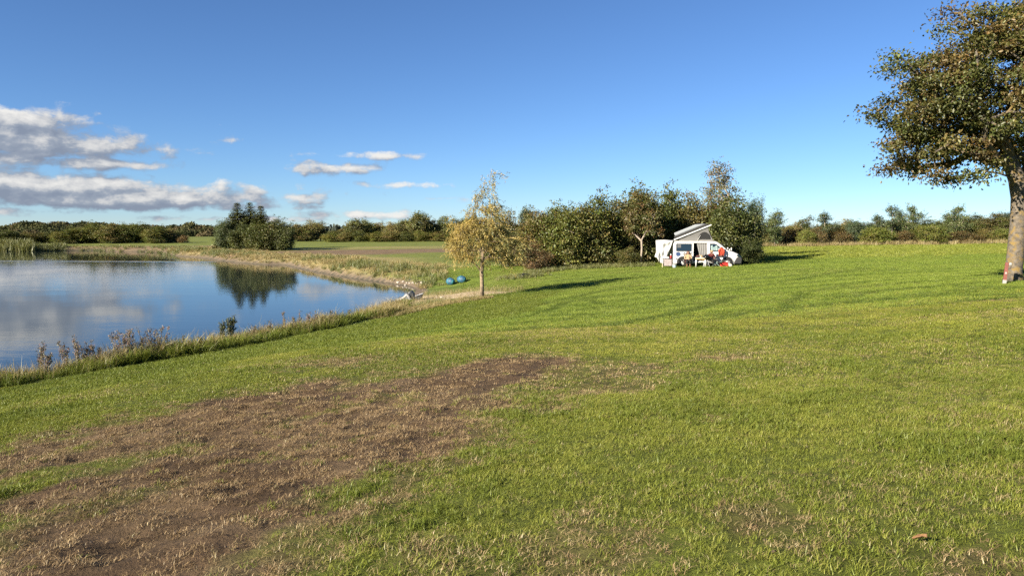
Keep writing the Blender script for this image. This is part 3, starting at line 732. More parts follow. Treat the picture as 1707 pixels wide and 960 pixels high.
# shrubs along the far shore at the left
ORD = ['first', 'second', 'third', 'fourth', 'fifth', 'sixth', 'seventh', 'eighth', 'ninth', 'tenth', 'eleventh', 'twelfth', 'thirteenth', 'fourteenth', 'fifteenth', 'sixteenth', 'seventeenth', 'eighteenth']
kinds = ['dark1', 'olive2', 'dark1', 'green2', 'green1', 'green2', 'olive2', 'green1', 'dark1', 'green2', 'olive1', 'dark1', 'rust']
spec = [(14, 384, 62), (48, 387, 58), (82, 388, 52), (112, 382, 50), (138, 376, 56), (163, 371, 58), (190, 372, 54), (214, 369, 58), (240, 374, 52), (262, 377, 46), (282, 381, 40), (297, 386, 30), (306, 392, 20)]
for i, (u, top, wd) in enumerate(spec):
    plant('bush', kinds[i], u, 192 + (i % 3) * 3, top, wd, f'{ORD[i]} bush from the left along the far pond shore', 'bush', 'bushes along the far pond shore', (1.2, 1.16, 1.1))
# wood edge beyond the meadow, between the spruces and the willow
spec = [(497, 373, 44, 'olive2'), (519, 367, 40, 'olive1'), (535, 370, 34, 'tree3'), (556, 385, 40, 'dark1'), (577, 381, 36, 'olive2'), (592, 365, 32, 'round'), (612, 366, 38, 'green2'), (634, 370, 40, 'olive2'), (655, 370, 40, 'olive1'), (677, 366, 40, 'round'),
        (701, 353, 38, 'round'), (722, 366, 38, 'olive2'), (741, 361, 30, 'tree2'), (757, 365, 42, 'dark1'), (780, 362, 40, 'round'), (806, 364, 44, 'olive2')]
for i, (u, top, wd, k) in enumerate(spec):
    plant('tree', k, u, 206 + (i * 7 % 5) * 2, top, wd * 1.15, f'{ORD[i]} tree from the spruces in the wood edge beyond the meadow', 'tree', 'wood edge beyond the meadow', (1.55, 1.45, 1.5))
spec = [(552, 388, 30), (575, 387, 30), (600, 385, 34), (625, 386, 34), (650, 384, 36), (676, 386, 34), (702, 384, 36), (730, 386, 34), (757, 385, 34)]
for i, (u, top, wd) in enumerate(spec):
    plant('bush', ['green2', 'olive2', 'dark1'][i % 3], u, 198, top, wd * 1.1, f'{ORD[i]} low bush from the left at the foot of the wood edge', 'bush', 'low bushes at the foot of the wood edge', (1.5, 1.42, 1.3))
# hedge bank along the pasture at the right
RG = 'hedge bank along the pasture'
for a in [('tree', 'tree1', 1291, 112, 350, 44, 'small blue-green tree nearest the right end of the van hedge', 'tree', (1.35, 1.2, 0.85)), ('tree', 'tree3', 1345, 116, 361, 44, 'thin dull tree left of the two dark small trees of the pasture hedge', 'tree', (1.1, 1.05, 1.1)),
          ('tree', 'tree2', 1373, 114, 355, 41, 'dark small tree with pale trunk, left half of the pasture hedge', 'tree', (0.9, 0.9, 0.9)), ('tree', 'tree2', 1459, 118, 359, 39, 'low dark tree just left of the pointed tree in the pasture hedge', 'tree', (0.9, 0.9, 0.9)),
          ('tree', 'tree2', 1485, 115, 344, 46, 'pointed dark tree with a pale trunk in the pasture hedge', 'tree', (1, 1, 1)), ('tree', 'tree1', 1518, 121, 341, 41, 'see-through grey-green treetop right of the pointed tree', 'tree', (1.35, 1.2, 0.85)),
          ('tree', 'tree1', 1590, 116, 342, 46, 'slender blue-green tree in the right half of the pasture hedge', 'tree', (1.35, 1.2, 0.85)),
          ('bush', 'rust', 1310, 116, 382, 52, 'rusty bush right of the small blue-green tree in the pasture hedge', 'bush', (0.80, 0.88, 0.75)), ('bush', 'olive1', 1270, 113, 374, 40, 'olive bush at the left end of the pasture hedge', 'bush', (1, 1, 1)), ('bush', 'olive1', 1322, 120, 370, 40, 'brownish bush behind the rusty bush of the pasture hedge', 'bush', (1, 0.9, 0.8)),
          ('bush', 'green1', 1343, 113, 380, 36, 'bright green bush under the thin dull tree of the pasture hedge', 'bush', (1.1, 1.1, 1)), ('bush', 'rust', 1366, 113, 378, 30, 'dark reddish bush at the foot of the left dark small tree', 'bush', (0.80, 0.88, 0.75)),
          ('bush', 'rust', 1397, 114, 380, 46, 'rusty bush right of the left dark small tree', 'bush', (0.80, 0.88, 0.75)), ('bush', 'olive1', 1404, 121, 365, 46, 'tall olive bush in the middle of the pasture hedge', 'bush', (1.05, 0.95, 0.9)),
          ('bush', 'blue', 1428, 116, 368, 46, 'blue-green bush in the middle of the pasture hedge', 'bush', (0.9, 0.9, 0.9)), ('bush', 'green1', 1458, 113, 375, 56, 'bright green bush left of the pointed tree trunk', 'bush', (1.15, 1.15, 1)),
          ('bush', 'rust', 1507, 114, 384, 44, 'rusty bush right of the pointed tree trunk', 'bush', (0.80, 0.88, 0.75)), ('bush', 'green1', 1547, 113, 371, 62, 'wide bright green bush in the right half of the pasture hedge', 'bush', (1.05, 1.05, 1)),
          ('bush', 'dark1', 1575, 118, 368, 50, 'dark bush behind the slender blue-green tree', 'bush', (1, 1, 1)), ('bush', 'rust', 1608, 113, 385, 56, 'long rusty bush right of the slender blue-green tree', 'bush', (0.80, 0.88, 0.75)),
          ('bush', 'olive1', 1640, 114, 383, 50, 'olive brown bush left of the big tree trunk', 'bush', (1, 0.95, 0.8)), ('bush', 'green1', 1672, 112, 378, 44, 'green bush half hidden by the big tree trunk', 'bush', (1.1, 1.1, 1)), ('bush', 'olive2', 1735, 113, 372, 70, 'olive bush of the pasture hedge right of the big tree trunk', 'bush', (1, 1, 1))]:
    plant(*a[:8], RG, tuple(1.22 * k for k in a[8]))
spec = [(1418, 370, 60), (1462, 369, 64), (1505, 368, 64), (1545, 366, 64), (1585, 363, 64), (1622, 359, 64), (1655, 355, 60), (1690, 353, 60), (1735, 352, 64)]
for i, (u, top, wd) in enumerate(spec):
    plant('bush', ['dark1', 'olive2', 'blue', 'dark1', 'olive1'][i % 5], u, 140 + (i % 3) * 5, top, wd, f'{ORD[i]} back-row bush from the left on the hedge bank crest', 'bush', 'back row of the hedge bank', (0.85, 0.85, 0.85), sink=0.5)

# far woods that read as one mass
def wood_mass(name, spots, seed, cols, label, leaf=1.1, per=150):
    rng = np.random.default_rng(seed); P_, T_, N_, C_, Ln = [], [], [], [], []
    for x, y, zt, r in spots:
        d = unit(rng.normal(size=(per, 3))); d[:, 2] = np.abs(d[:, 2]) * 1.0 - 0.25
        hh = r * rng.uniform(0.9, 1.3)
        pos = np.array([x, y, zt - hh * 0.8]) + d * np.array([r, r, hh * 0.8]) * rng.uniform(0.8, 1.03, (per, 1))
        P_.append(pos); N_.append(unit(d + rng.normal(0, 0.5, d.shape))); T_.append(rng.normal(size=d.shape)); C_.append(np.repeat(pick_colors(rng, 1, cols, 0.18), per, 0) * rng.uniform(0.85, 1.15, (per, 1))); Ln.append(leaf * rng.uniform(0.6, 1.2, per))
    P_, T_, N_, C_, Ln = map(np.concatenate, (P_, T_, N_, C_, Ln)); T_ = np.cross(N_, T_)
    o = link(name, leaf_mesh(name, P_, T_, N_, Ln, Ln * 0.8, np.clip(C_, 0.005, 0.12), FAR_LEAF, 0.05)); tag(o, label, 'wood', kind='stuff'); return o
rng = np.random.default_rng(77); sp = []
for u in np.arange(-260, 375, 7.0):
    for Y, dv in ((335, 10), (365, 4), (400, 0)):
        uu = u + rng.normal(0, 4); top = np.interp(uu, [-260, -60, 10, 40, 120, 160, 250, 280, 310, 375], [372, 378, 373, 367, 367, 369, 372, 375, 371, 376]) + dv + rng.normal(0, 1.4)
        p = at(uu, top, Y + rng.normal(0, 6)); sp.append((p[0], p[1], p[2], rng.uniform(4.0, 6.4)))
wood_mass('far_wood', sp, 3, [(0.060, 0.066, 0.030), (0.074, 0.074, 0.034), (0.090, 0.074, 0.040)], 'dark rolling wood on the low hills beyond the pond', 1.0, 520)
sp = []
for u in np.arange(380, 2300, 6.0):
    for Y, dv in ((250, 8), (275, 3)):
        uu = u + rng.normal(0, 4); top = np.interp(uu, [380, 480, 545, 570, 600, 760, 850, 1250, 1420, 1700, 2300], [380, 376, 381, 383, 374, 371, 372, 384, 382, 366, 362]) + dv + abs(rng.normal(0, 2))
        p = at(uu, top, Y); sp.append((p[0], p[1], p[2], rng.uniform(2.8, 4.2)))
wood_mass('far_wood', sp, 4, [(0.066, 0.070, 0.034), (0.080, 0.076, 0.036), (0.095, 0.078, 0.046)], 'dark band of wood behind the wood edge across the meadow', 0.8, 260)
sp = []
for u in np.arange(-300, 2000, 9.0):
    p = at(u + rng.normal(0, 4), 375.2 + rng.normal(0, 0.6), 900); sp.append((p[0], p[1], p[2], 9.0))
wood_mass('distant_ridge', sp, 6, [(0.062, 0.074, 0.060), (0.068, 0.078, 0.062)], 'dark blue-green wooded ridge on the horizon', 4.0, 90)

# ---- willow on the lawn
def willow():
    rng = np.random.default_rng(41)
    base = G(803, 497); e = empty('willow_tree', base, 0)
    H = 7.0
    trunk = [(0, 0, -0.1), (0.02, 0, 0.7), (0.0, 0, 1.4), (0.05, 0, 2.1), (0.05, 0, 3.0), (0.15, 0, 4.0)]
    lobes = [(-0.3, 0, 3.2, 1.5, 1.5, 1.2, 1.2), (0.1, 0.1, 4.2, 1.15, 1.15, 1.1, 1.0), (0.30, 0, 5.5, 0.62, 0.62, 0.95, 0.55), (0.62, 0, 6.35, 0.42, 0.4, 0.5, 0.35), (1.2, 0.2, 2.8, 1.05, 1.3, 1.1, 1.0), (-1.25, 0, 2.75, 0.7, 0.9, 0.7, 0.7)]
    cl = sample_clumps(rng, lobes, 230, 0.20)
    nodes, par, tips = skeleton(rng, trunk, cl, 0.5, 0.08)
    wm = wood_mesh('trunk', nodes, par, 0.115, BARK_WILLOW, len(trunk), 0.003, 6, 1.75)
    link('trunk', wm, e)
    mb = MB(); mb.tube([(0.02, 0, 1.35), (-0.25, -0.05, 1.75), (-0.75, -0.1, 2.2), (-1.0, 0, 2.6)], [0.05, 0.04, 0.025, 0.012], 6); mb.build('limb', BARK_WILLOW, e, True)
    pos, tip, c = [], [], []
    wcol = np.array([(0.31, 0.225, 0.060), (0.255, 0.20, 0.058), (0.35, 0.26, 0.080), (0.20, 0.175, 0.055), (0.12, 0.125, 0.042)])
    for p in cl:
        for s_ in range(8):
            out_ = np.array([p[0] - 0.1, p[1], 0]); out_ = out_ / (np.linalg.norm(out_) + 0.3)
            d = out_ * 0.8 + rng.normal(0, 0.45, 3) + np.array([0.28, 0.1, 0.25]); L = rng.uniform(0.45, 1.0) * (0.6 if p[2] > 5 else 1)
            k = int(L / 0.042); t = np.linspace(0, 1, k)[:, None]
            q_ = p + rng.normal(0, 0.10, 3) + d * L * 0.55 * t + np.array([0, 0, -0.45]) * (t ** 1.7) * L
            pos.append(q_ + rng.normal(0, 0.018, q_.shape)); tt = np.gradient(q_, axis=0) * 1.0; tip.append(unit(tt) + rng.normal(0, 0.55, q_.shape))
            sw = 0.5 + 0.5 * np.clip(p[0] / 1.3, -1, 1); base_c = wcol[min(4, int(rng.random() * 3 + sw * 2))]  # darker leaves towards the right: the crown's shaded side put into its colour
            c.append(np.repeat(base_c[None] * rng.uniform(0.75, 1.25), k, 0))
    pos, tip, c = np.concatenate(pos), np.concatenate(tip), np.concatenate(c); n = len(pos)
    ln = 0.125 * rng.uniform(0.6, 1.3, n)
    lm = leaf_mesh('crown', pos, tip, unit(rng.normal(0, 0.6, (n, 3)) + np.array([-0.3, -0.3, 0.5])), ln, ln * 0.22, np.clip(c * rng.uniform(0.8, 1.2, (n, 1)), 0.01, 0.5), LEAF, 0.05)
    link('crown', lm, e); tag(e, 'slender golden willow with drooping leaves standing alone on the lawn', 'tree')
willow()

# ---- big tree at the right edge
def big_tree():
    rng = np.random.default_rng(52)
    base = G(1690, 469); Y = base[1]; s = Y / F; e = empty('maple_tree', base, 0)
    X = lambda u, v, dy=0: (((u - 1690) * s), dy, (469 - v) * s)
    trunk = [(0, 0, -0.2), X(1689, 452), X(1691, 410), X(1693, 370), X(1692, 330), X(1686, 300), X(1672, 270), X(1663, 240), X(1654, 205), X(1651, 170)]
    lobes = [X(1710, 155) + (4.3, 4.3, 2.65, 1.7), X(1560, 245, 0.3) + (1.8, 1.9, 1.2, 0.9), X(1508, 200, -0.2) + (1.15, 1.5, 0.9, 0.7), X(1562, 140, 0) + (1.15, 1.6, 0.8, 0.7), X(1672, 62, 0) + (1.6, 1.8, 1.1, 0.8), X(1800, 230, 0) + (2.4, 2.4, 1.6, 0.7),
             X(1585, 282, -0.6) + (1.05, 1.2, 0.7, 0.6), X(1630, 305, 1.0) + (0.7, 0.8, 0.30, 0.15), X(1710, 135, -2.4) + (2.8, 1.6, 1.6, 0.7), X(1730, 45, 0) + (2.3, 2.6, 1.0, 0.7), X(1462, 228, 0) + (0.6, 0.6, 0.35, 0.2)]
    cl = sample_clumps(rng, lobes, 470, 0.42)
    vv_ = 469 - cl[:, 2] / s; uu_ = 1690 + cl[:, 0] / s; cl = cl[~((cl[:, 1] < -0.2) & (uu_ > 1632) & (vv_ > 175) & (vv_ < 320))]
    ok_ = ~((np.hypot(cl[:, 0], cl[:, 1]) < 1.7) & (cl[:, 2] < (469 - 262) * s)); cl = cl[ok_]
    nodes, par, tips = skeleton(rng, trunk, cl, 0.55, 0.09)
    wm = wood_mesh('trunk', nodes, par, 0.255, BARK_LICHEN, len(trunk), 0.006, 8, 2.1, 1.45); link('trunk', wm, e)
    mb = MB()
    mb.tube([X(1689, 322), X(1702, 285, -0.1), X(1700, 250, -0.3), X(1712, 205, -0.5), X(1720, 150, -0.6)], [0.16, 0.14, 0.12, 0.08, 0.03], 9)
    mb.build('limb', BARK_LICHEN, e, True)
    mb = MB(); mb.tube([X(1690, 325), X(1705, 300, 0.3), X(1730, 260, 0.8), X(1770, 200, 1.2)], [0.15, 0.13, 0.10, 0.03], 9); mb.build('limb', BARK_LICHEN, e, True)
    mb = MB(); mb.tube([X(1668, 262), X(1640, 240, -0.4), X(1615, 215, -0.7), X(1590, 205, -0.9)], [0.08, 0.06, 0.04, 0.015], 7); mb.build('limb', BARK_LICHEN, e, True)
    per = 235; cols = [(0.078, 0.074, 0.019), (0.094, 0.076, 0.023), (0.064, 0.070, 0.018), (0.096, 0.068, 0.023), (0.078, 0.086, 0.021), (0.056, 0.061, 0.016)]
    lm = crown_leaves(rng, cl, per, 0.47, 0.108, 0.60, cols, 0.50, 0.35, X(1690, 190), LEAF, 'crown', 0.14, 0.16); link('crown', lm, e)
    tag(e, 'big leafy tree with a lichened trunk at the right edge of the lawn', 'tree')
    # marker post against the trunk
    pb = G(1674, 473); ep = empty('marker_post', pb, R(-25)); ep.rotation_euler = (0, R(4), R(-25)); u_ = pb[1] / F
    mb = MB(); mb.box((0, 0, 0.41), (0.095, 0.095, 0.60)); mb.build('post', MATS['red_paint'], ep, bevel=0.008)
    mb = MB(); mb.box((0, 0, 0.05), (0.105, 0.105, 0.16)); mb.build('foot', MATS['white_paint'], ep, bevel=0.008)
    mb = MB(); mb.lathe([(0.0, -0.06), (0.04, -0.048), (0.06, 0), (0.04, 0.048), (0.0, 0.06)], (0.10, 0, 0.66), 14); mb.build('knob', MATS['white_paint'], ep, True)
    mb = MB(); mb.box((0, -0.051, 0.36), (0.05, 0.006, 0.06)); mb.build('tag_plate', MATS['white_paint'], ep)
    tag(ep, 'short red post with white foot and knob beside the big tree trunk', 'post')
plain('red_paint', (0.155, 0.045, 0.032), 0.7, var=0.35, scale=14); plain('white_paint', (0.26, 0.25, 0.23), 0.6, var=0.2, scale=20)
big_tree()
# ------------------------------------------------------------------ camper van and the camp round it
plain('van_white', (0.54, 0.535, 0.51), 0.28, var=0.03, coat=0.4); plain('sheet_white', (0.50, 0.495, 0.48), 0.85, var=0.04); plain('tyre', (0.009, 0.009, 0.0085), 0.85)
plain('rim_silver', (0.62, 0.61, 0.60), 0.35, 0.5, 0.05); plain('bumper_grey', (0.014, 0.014, 0.014), 0.6); plain('dark_trim', (0.008, 0.008, 0.0085), 0.5); plain('cabin_dark', (0.03, 0.025, 0.022), 0.8)
plain('tent_grey', (0.125, 0.122, 0.116), 0.9, var=0.10, scale=14); plain('tent_net', (0.009, 0.009, 0.009), 0.9); plain('panel_grey', (0.22, 0.235, 0.25), 0.4, var=0.06); plain('shell_dark', (0.010, 0.0095, 0.009), 0.6)
plain('curtain', (0.17, 0.167, 0.16), 0.9, var=0.12, scale=5); plain('decal_blue', (0.015, 0.040, 0.11), 0.5, var=0.25, scale=12); plain('decal_dark', (0.010, 0.016, 0.025), 0.5)
plain('foil_pale', (0.20, 0.28, 0.265), 0.45, var=0.25, scale=9); plain('wood_dark', (0.020, 0.012, 0.010), 0.6); plain('print_pale', (0.25, 0.21, 0.205), 0.7, var=0.35, scale=9); plain('wood_pale', (0.55, 0.45, 0.30), 0.6)
plain('plastic_white', (0.50, 0.50, 0.475), 0.45, var=0.04); plain('bucket_label', (0.30, 0.42, 0.50), 0.5, var=0.3, scale=20); plain('red_plastic', (0.42, 0.022, 0.016), 0.45); plain('red_cloth', (0.33, 0.040, 0.016), 0.9, var=0.3, scale=7)
plain('grill_black', (0.006, 0.006, 0.006), 0.22); plain('aqua_metal', (0.35, 0.48, 0.46), 0.4, 0.3); plain('canvas_beige', (0.30, 0.21, 0.11), 0.9, var=0.15); plain('skin', (0.40, 0.22, 0.15), 0.55, var=0.06); plain('wool_tan', (0.33, 0.23, 0.13), 0.95, var=0.15)
plain('denim_black', (0.008, 0.009, 0.0095), 0.9); plain('boot_brown', (0.16, 0.072, 0.03), 0.6); plain('hair_brown', (0.045, 0.019, 0.012), 0.6); plain('top_red', (0.10, 0.014, 0.012), 0.9); plain('black_cloth', (0.006, 0.0055, 0.0055), 0.9); plain('chair_maroon', (0.045, 0.012, 0.010), 0.8)
plain('helmet_cream', (0.58, 0.52, 0.42), 0.5); plain('float_blue', (0.018, 0.072, 0.125), 0.6, var=0.4, scale=6); plain('float_teal', (0.04, 0.20, 0.24), 0.55); plain('hull_grey', (0.30, 0.30, 0.30), 0.5, var=0.18, scale=5); plain('hull_dark', (0.030, 0.034, 0.040), 0.5, var=0.25); plain('stone', (0.42, 0.38, 0.32), 0.9, var=0.3, scale=12, bump=0.5)
m, q, out = mat_base('tinted_glass')
b = q.new('ShaderNodeBsdfPrincipled'); b.inputs['Base Color'].default_value = (0.010, 0.018, 0.022, 1); b.inputs['Roughness'].default_value = 0.06; b.inputs['IOR'].default_value = 1.5; b.inputs['Coat Weight'].default_value = 0.6
q.put(out.inputs[0], b.outputs[0])
M = MATS
VB = G(1122, 445.5); VF = G(1237, 446.5)
S = VB[1] / F * 1.0
ang = R(-13.0)
van = empty('camper_van', (VB[0], VB[1], hz(VB[0] + 2.4, VB[1]) - 0.01), ang)
tag(van, 'white camper van with raised pop-up roof and open sliding door', 'van')
def body():
    W = 1.92
    st = [(-0.02, 1.86, 0.93), (0.03, 1.95, 0.98), (0.12, 1.98, 1), (0.9, 1.99, 1), (1.52, 1.99, 1), (2.55, 1.99, 1), (3.12, 1.97, 1), (3.30, 1.91, 1), (3.62, 1.68, 1), (4.02, 1.34, 0.995), (4.14, 1.26, 0.99), (4.5, 1.16, 0.975), (4.80, 1.03, 0.94), (4.98, 0.90, 0.88), (5.07, 0.72, 0.80), (5.09, 0.40, 0.76)]
    rows = [0.26, 0.44, 1.10, 1.84, 1.93, 1.99]
    vv, ff = [], []; nr = len(rows)
    def inset(z): return max(0.0, z - 1.10) * 0.13 + max(0.0, 0.44 - z) * 0.12
    ring = 2 * nr
    for x, zt, wk in st:
        sc = (zt - 0.26) / (1.99 - 0.26); h = W / 2 * wk
        zs = [0.26 + (z - 0.26) * sc for z in rows]
        ys = [inset(z) for z in zs]; ys[-1] += 0.13; ys[-2] += 0.04
        near = [(x, W / 2 - h + y_, z) for y_, z in zip(ys, zs)]; farr = [(x, W / 2 + h - y_, z) for y_, z in zip(ys, zs)]
        vv += near + farr[::-1]
    for i in range(len(st) - 1):
        for k in range(ring):
            if k == nr - 1: pass
            a, b_ = i * ring + k, i * ring + (k + 1) % ring
            if st[i][0] == 1.52 and k in (1, 2): continue                 # the open side door
            ff.append((a, b_, b_ + ring, a + ring))
    ff.append(tuple(range(ring))); ff.append(tuple((len(st) - 1) * ring + k for k in range(ring))[::-1])
    mb = MB(); mb.add(vv, ff); o = mb.build('body', M['van_white'], van, auto=True)
    return inset
inset = body()
def side_poly(name, pts, mat, off=0.004, parent=None, thick=0.012):
    """flat pane or panel lying on the near side of the body"""
    n = len(pts); mb = MB()
    f_ = [(x, inset(z) - off, z) for x, z in pts]; b_ = [(x, inset(z) - off + thick, z) for x, z in pts]
    mb.add(f_ + b_, [tuple(range(n)), tuple(range(2 * n - 1, n - 1, -1))] + [(k, (k + 1) % n, (k + 1) % n + n, k + n) for k in range(n)])
    return mb.build(name, mat, parent or van)
def rrect(x0, x1, z0, z1, r=0.05):
    out_ = []
    for cx, cz, a0 in ((x1 - r, z1 - r, 0), (x0 + r, z1 - r, 90), (x0 + r, z0 + r, 180), (x1 - r, z0 + r, 270)):
        for k in range(4): a = R(a0 + k * 30); out_.append((cx + r * math.cos(a), cz + r * math.sin(a)))
    return out_
wf = side_poly('window', rrect(0.20, 1.40, 1.17, 1.78), M['dark_trim'], 0.006)
side_poly('pane', rrect(0.25, 1.35, 1.21, 1.74, 0.04), M['tinted_glass'], 0.012, wf)
mb = MB()
for k in range(5): mb.box((0.33 + k * 0.055, inset(1.5) - 0.016, 1.475), (0.03, 0.006, 0.48), (R(7.5), 0, 0))
mb.build('curtain', M['curtain'], wf)
fd = side_poly('front_window', [(2.74, 1.17), (3.66, 1.17), (3.66, 1.30), (3.50, 1.52), (3.28, 1.72), (3.10, 1.79), (2.74, 1.79)], M['dark_trim'], 0.006)
side_poly('pane', [(2.79, 1.22), (3.58, 1.22), (3.58, 1.30), (3.44, 1.49), (3.24, 1.68), (3.08, 1.745), (2.79, 1.745)], M['tinted_glass'], 0.012, fd)
for i, (x0, w_, h_) in enumerate([(2.84, 0.13, 0.42), (3.02, 0.10, 0.30), (3.16, 0.17, 0.40), (3.38, 0.12, 0.22)]):
    side_poly('sunshade', [(x0, 1.25), (x0 + w_, 1.27), (x0 + w_ * 0.8, 1.25 + h_), (x0 - 0.03, 1.24 + h_ * 0.9)], M['foil_pale'], 0.017, fd, 0.004)
for x0, x1, z0, z1 in [(2.66, 2.672, 0.46, 1.86), (3.70, 3.712, 0.50, 1.15), (0.10, 0.112, 0.5, 1.8), (1.505, 1.517, 0.44, 1.86)]:
    side_poly('door_seam', [(x0, z0), (x1, z0), (x1, z1), (x0, z1)], M['dark_trim'], 0.005)
for x0 in (2.80, 1.22):
    mb = MB(); mb.box((x0 + 0.08, -0.02, 1.05), (0.17, 0.035, 0.035)); mb.build('door_handle', M['dark_trim'], van, bevel=0.008)
# sliding-door opening: cabin, floor, curtain
mb = MB(); mb.box((2.03, 1.10, 1.14), (1.10, 0.04, 1.50)); mb.box((1.50, 0.60, 1.14), (0.03, 1.0, 1.46)); mb.box((2.575, 0.60, 1.14), (0.03, 1.0, 1.46)); mb.box((2.03, 0.62, 1.87), (1.10, 1.0, 0.03)); mb.build('cabin', M['cabin_dark'], van)
mb = MB(); mb.box((2.03, 0.56, 0.47), (1.08, 1.02, 0.05)); mb.build('floor', M['wood_dark'], van)
mb = MB(); mb.box((2.25, 0.80, 0.72), (0.62, 0.5, 0.44)); mb.build('bench', M['canvas_beige'], van, bevel=0.03)
nn = 26; vv, ff = [], []
for j in range(9):
    t = j / 8; z = 1.85 - 0.98 * t; xl = 1.74 + 0.25 * t; xr = 2.56
    for i in range(nn):
        k = i / (nn - 1); vv.append((xl + (xr - xl) * k, 0.22 + 0.035 * math.sin(k * 31 + 2 * t), z + 0.03 * math.sin(k * 9) * t))
for j in range(8):
    for i in range(nn - 1): a = j * nn + i; ff.append((a, a + 1, a + nn + 1, a + nn))
mb = MB(); mb.add(vv, ff); mb.build('door_curtain', M['curtain'], van, True)
mb = MB(); mb.box((1.86, -0.06, 0.36), (0.62, 0.34, 0.05)); mb.build('step', M['plastic_white'], van, bevel=0.01)
mb = MB(); mb.box((0.75, -0.012, 1.17 - 0.06), (1.5, 0.02, 0.02)); mb.build('slide_rail', M['bumper_grey'], van)
# front end
mb = MB(); mb.add([(3.34, 0.30, 1.895), (3.34, 1.62, 1.895), (4.08, 1.80, 1.325), (4.08, 0.12, 1.325)], [(0, 1, 2, 3)]); mb.build('windscreen', M['tinted_glass'], van)
mb = MB(); mb.prism([(4.52, 0.26), (4.60, 0.50), (4.72, 0.72), (4.86, 0.80), (5.10, 0.80), (5.15, 0.55), (5.09, 0.24)], 0.03, 1.89); mb.build('bumper', M['bumper_grey'], van, bevel=0.05)
for y_ in (0.14, 1.78):
    mb = MB(); mb.prism([(4.70, 0.88), (4.84, 0.98), (5.06, 0.82), (5.085, 0.74), (4.95, 0.74)], y_ - 0.13 if y_ > 1 else -0.008 + 0.02, y_ + 0.13); mb.build('headlight', M['tinted_glass'], van, bevel=0.02)
for y_, tx in ((-0.17, 3.62), (2.09, 3.62)):
    mb = MB(); mb.box((tx, y_, 1.28), (0.10, 0.20, 0.27), (0, 0, R(8))); mb.box((tx, 0.02 if y_ < 0 else 1.90, 1.20), (0.06, 0.24, 0.05)); mb.build('mirror', M['dark_trim'], van, bevel=0.03)
mb = MB(); mb.tube([(3.98, 0.5, 1.42), (4.12, 0.55, 1.36), (4.3, 1.0, 1.40)], 0.012, 5); mb.build('wiper', M['dark_trim'], van)
for i, (x_, h_) in enumerate([(4.13, 0.20), (4.27, 0.12), (4.40, 0.26)]):
    mb = MB(); mb.lathe([(0.045, 0), (0.05, h_ * 0.8), (0.03, h_)], (x_, 0.95, 1.28 - (x_ - 4.13) * 0.28), 10); o = mb.build('bottle', M['plastic_white'], None, True)
    o.location = van.location; o.rotation_euler = van.rotation_euler
    tag(o, ['white bottle nearest the windscreen on the van bonnet', 'shortest white bottle, in the middle on the van bonnet', 'tallest white bottle, frontmost on the van bonnet'][i], 'bottle', 'bottles on the van bonnet')
def wheel(x, y, sgn):
    w_ = empty('wheel', (x, y, 0.345)); w_.parent = van
    o = MB(); o.lathe([(0.19, -0.10), (0.32, -0.105), (0.345, -0.07), (0.345, 0.07), (0.32, 0.105), (0.19, 0.10)], (0, 0, 0), 28, 'y', caps=False); o.build('tyre', M['tyre'], w_, auto=True)
    o = MB(); o.lathe([(0.03, -0.085 * sgn), (0.10, -0.075 * sgn), (0.15, -0.03 * sgn), (0.195, -0.085 * sgn), (0.205, -0.09 * sgn), (0.205, 0.05 * sgn)], (0, 0, 0), 24, 'y'); o.build('rim', M['rim_silver'], w_, auto=True)
    o = MB()
    for k in range(5):
        a = k * 1.2566; o.box((0.115 * math.cos(a), -0.088 * sgn, 0.115 * math.sin(a)), (0.12, 0.014, 0.045), (0, -a, 0))
    o.build('spoke', M['rim_silver'], w_)
for x in (0.72, 4.06):
    for y_, s_ in ((0.055, 1), (1.865, -1)): wheel(x, y_, s_)
    mb = MB(); n = 24; c_ = [(x + 0.43 * math.cos(R(180 * k / n)), 0.36 + 0.43 * math.sin(R(180 * k / n))) for k in range(n + 1)] + [(x - 0.43, 0.25), (x + 0.43, 0.25)]
    mb.prism(c_, -0.006, 0.05); mb.build('wheel_arch', M['dark_trim'], van)  # flat dark plate that paints the shaded hollow round the wheel
    mb = MB(); mb.tube([(x + 0.45 * math.cos(R(k * 12)), -0.008, 0.36 + 0.45 * math.sin(R(k * 12))) for k in range(0, 16)], 0.022, 6); mb.build('arch_lip', M['van_white'], van, True)
mb = MB(); mb.box((2.4, 0.06, 0.24), (2.7, 0.05, 0.08)); mb.build('sill', M['bumper_grey'], van, bevel=0.01)
mb = MB(); mb.tube([(0.18, -0.05, 0.62), (0.55, -0.12, 0.5), (0.95, -0.2, 0.33)], 0.035, 7); mb.build('bicycle_rail', M['bumper_grey'], van, True)
mb = MB(); mb.box((-0.03, 0.96, 0.36), (0.12, 1.7, 0.22)); mb.build('rear_bumper', M['bumper_grey'], van, bevel=0.03)
# decal: round blue badge and two letters beside it
mb = MB(); rr = [0.20, 0.17, 0.19, 0.205, 0.18, 0.20, 0.17, 0.195, 0.21, 0.18, 0.2, 0.19]
side_poly('badge', [(0.38 + rr[k] * 1.02 * math.cos(k * 0.5236), 0.96 + rr[k] * 0.92 * math.sin(k * 0.5236)) for k in range(12)], M['decal_blue'], 0.006)
lt = MB(); lt.tube([(0.62, -0.006, 1.06), (0.64, -0.006, 0.98), (0.67, -0.006, 0.88)], 0.016, 5); lt.build('letter', M['decal_dark'], van)
lt = MB(); lt.tube([(0.86 + 0.09 * math.cos(R(a)), -0.006, 0.97 + 0.10 * math.sin(R(a))) for a in range(60, 345, 20)], 0.018, 5); lt.build('letter', M['decal_dark'], van)
lt = MB(); lt.tube([(0.90, -0.006, 0.95), (0.97, -0.006, 0.96), (1.0, -0.006, 1.07), (0.985, -0.006, 0.86)], 0.015, 5); lt.build('letter', M['decal_dark'], van)
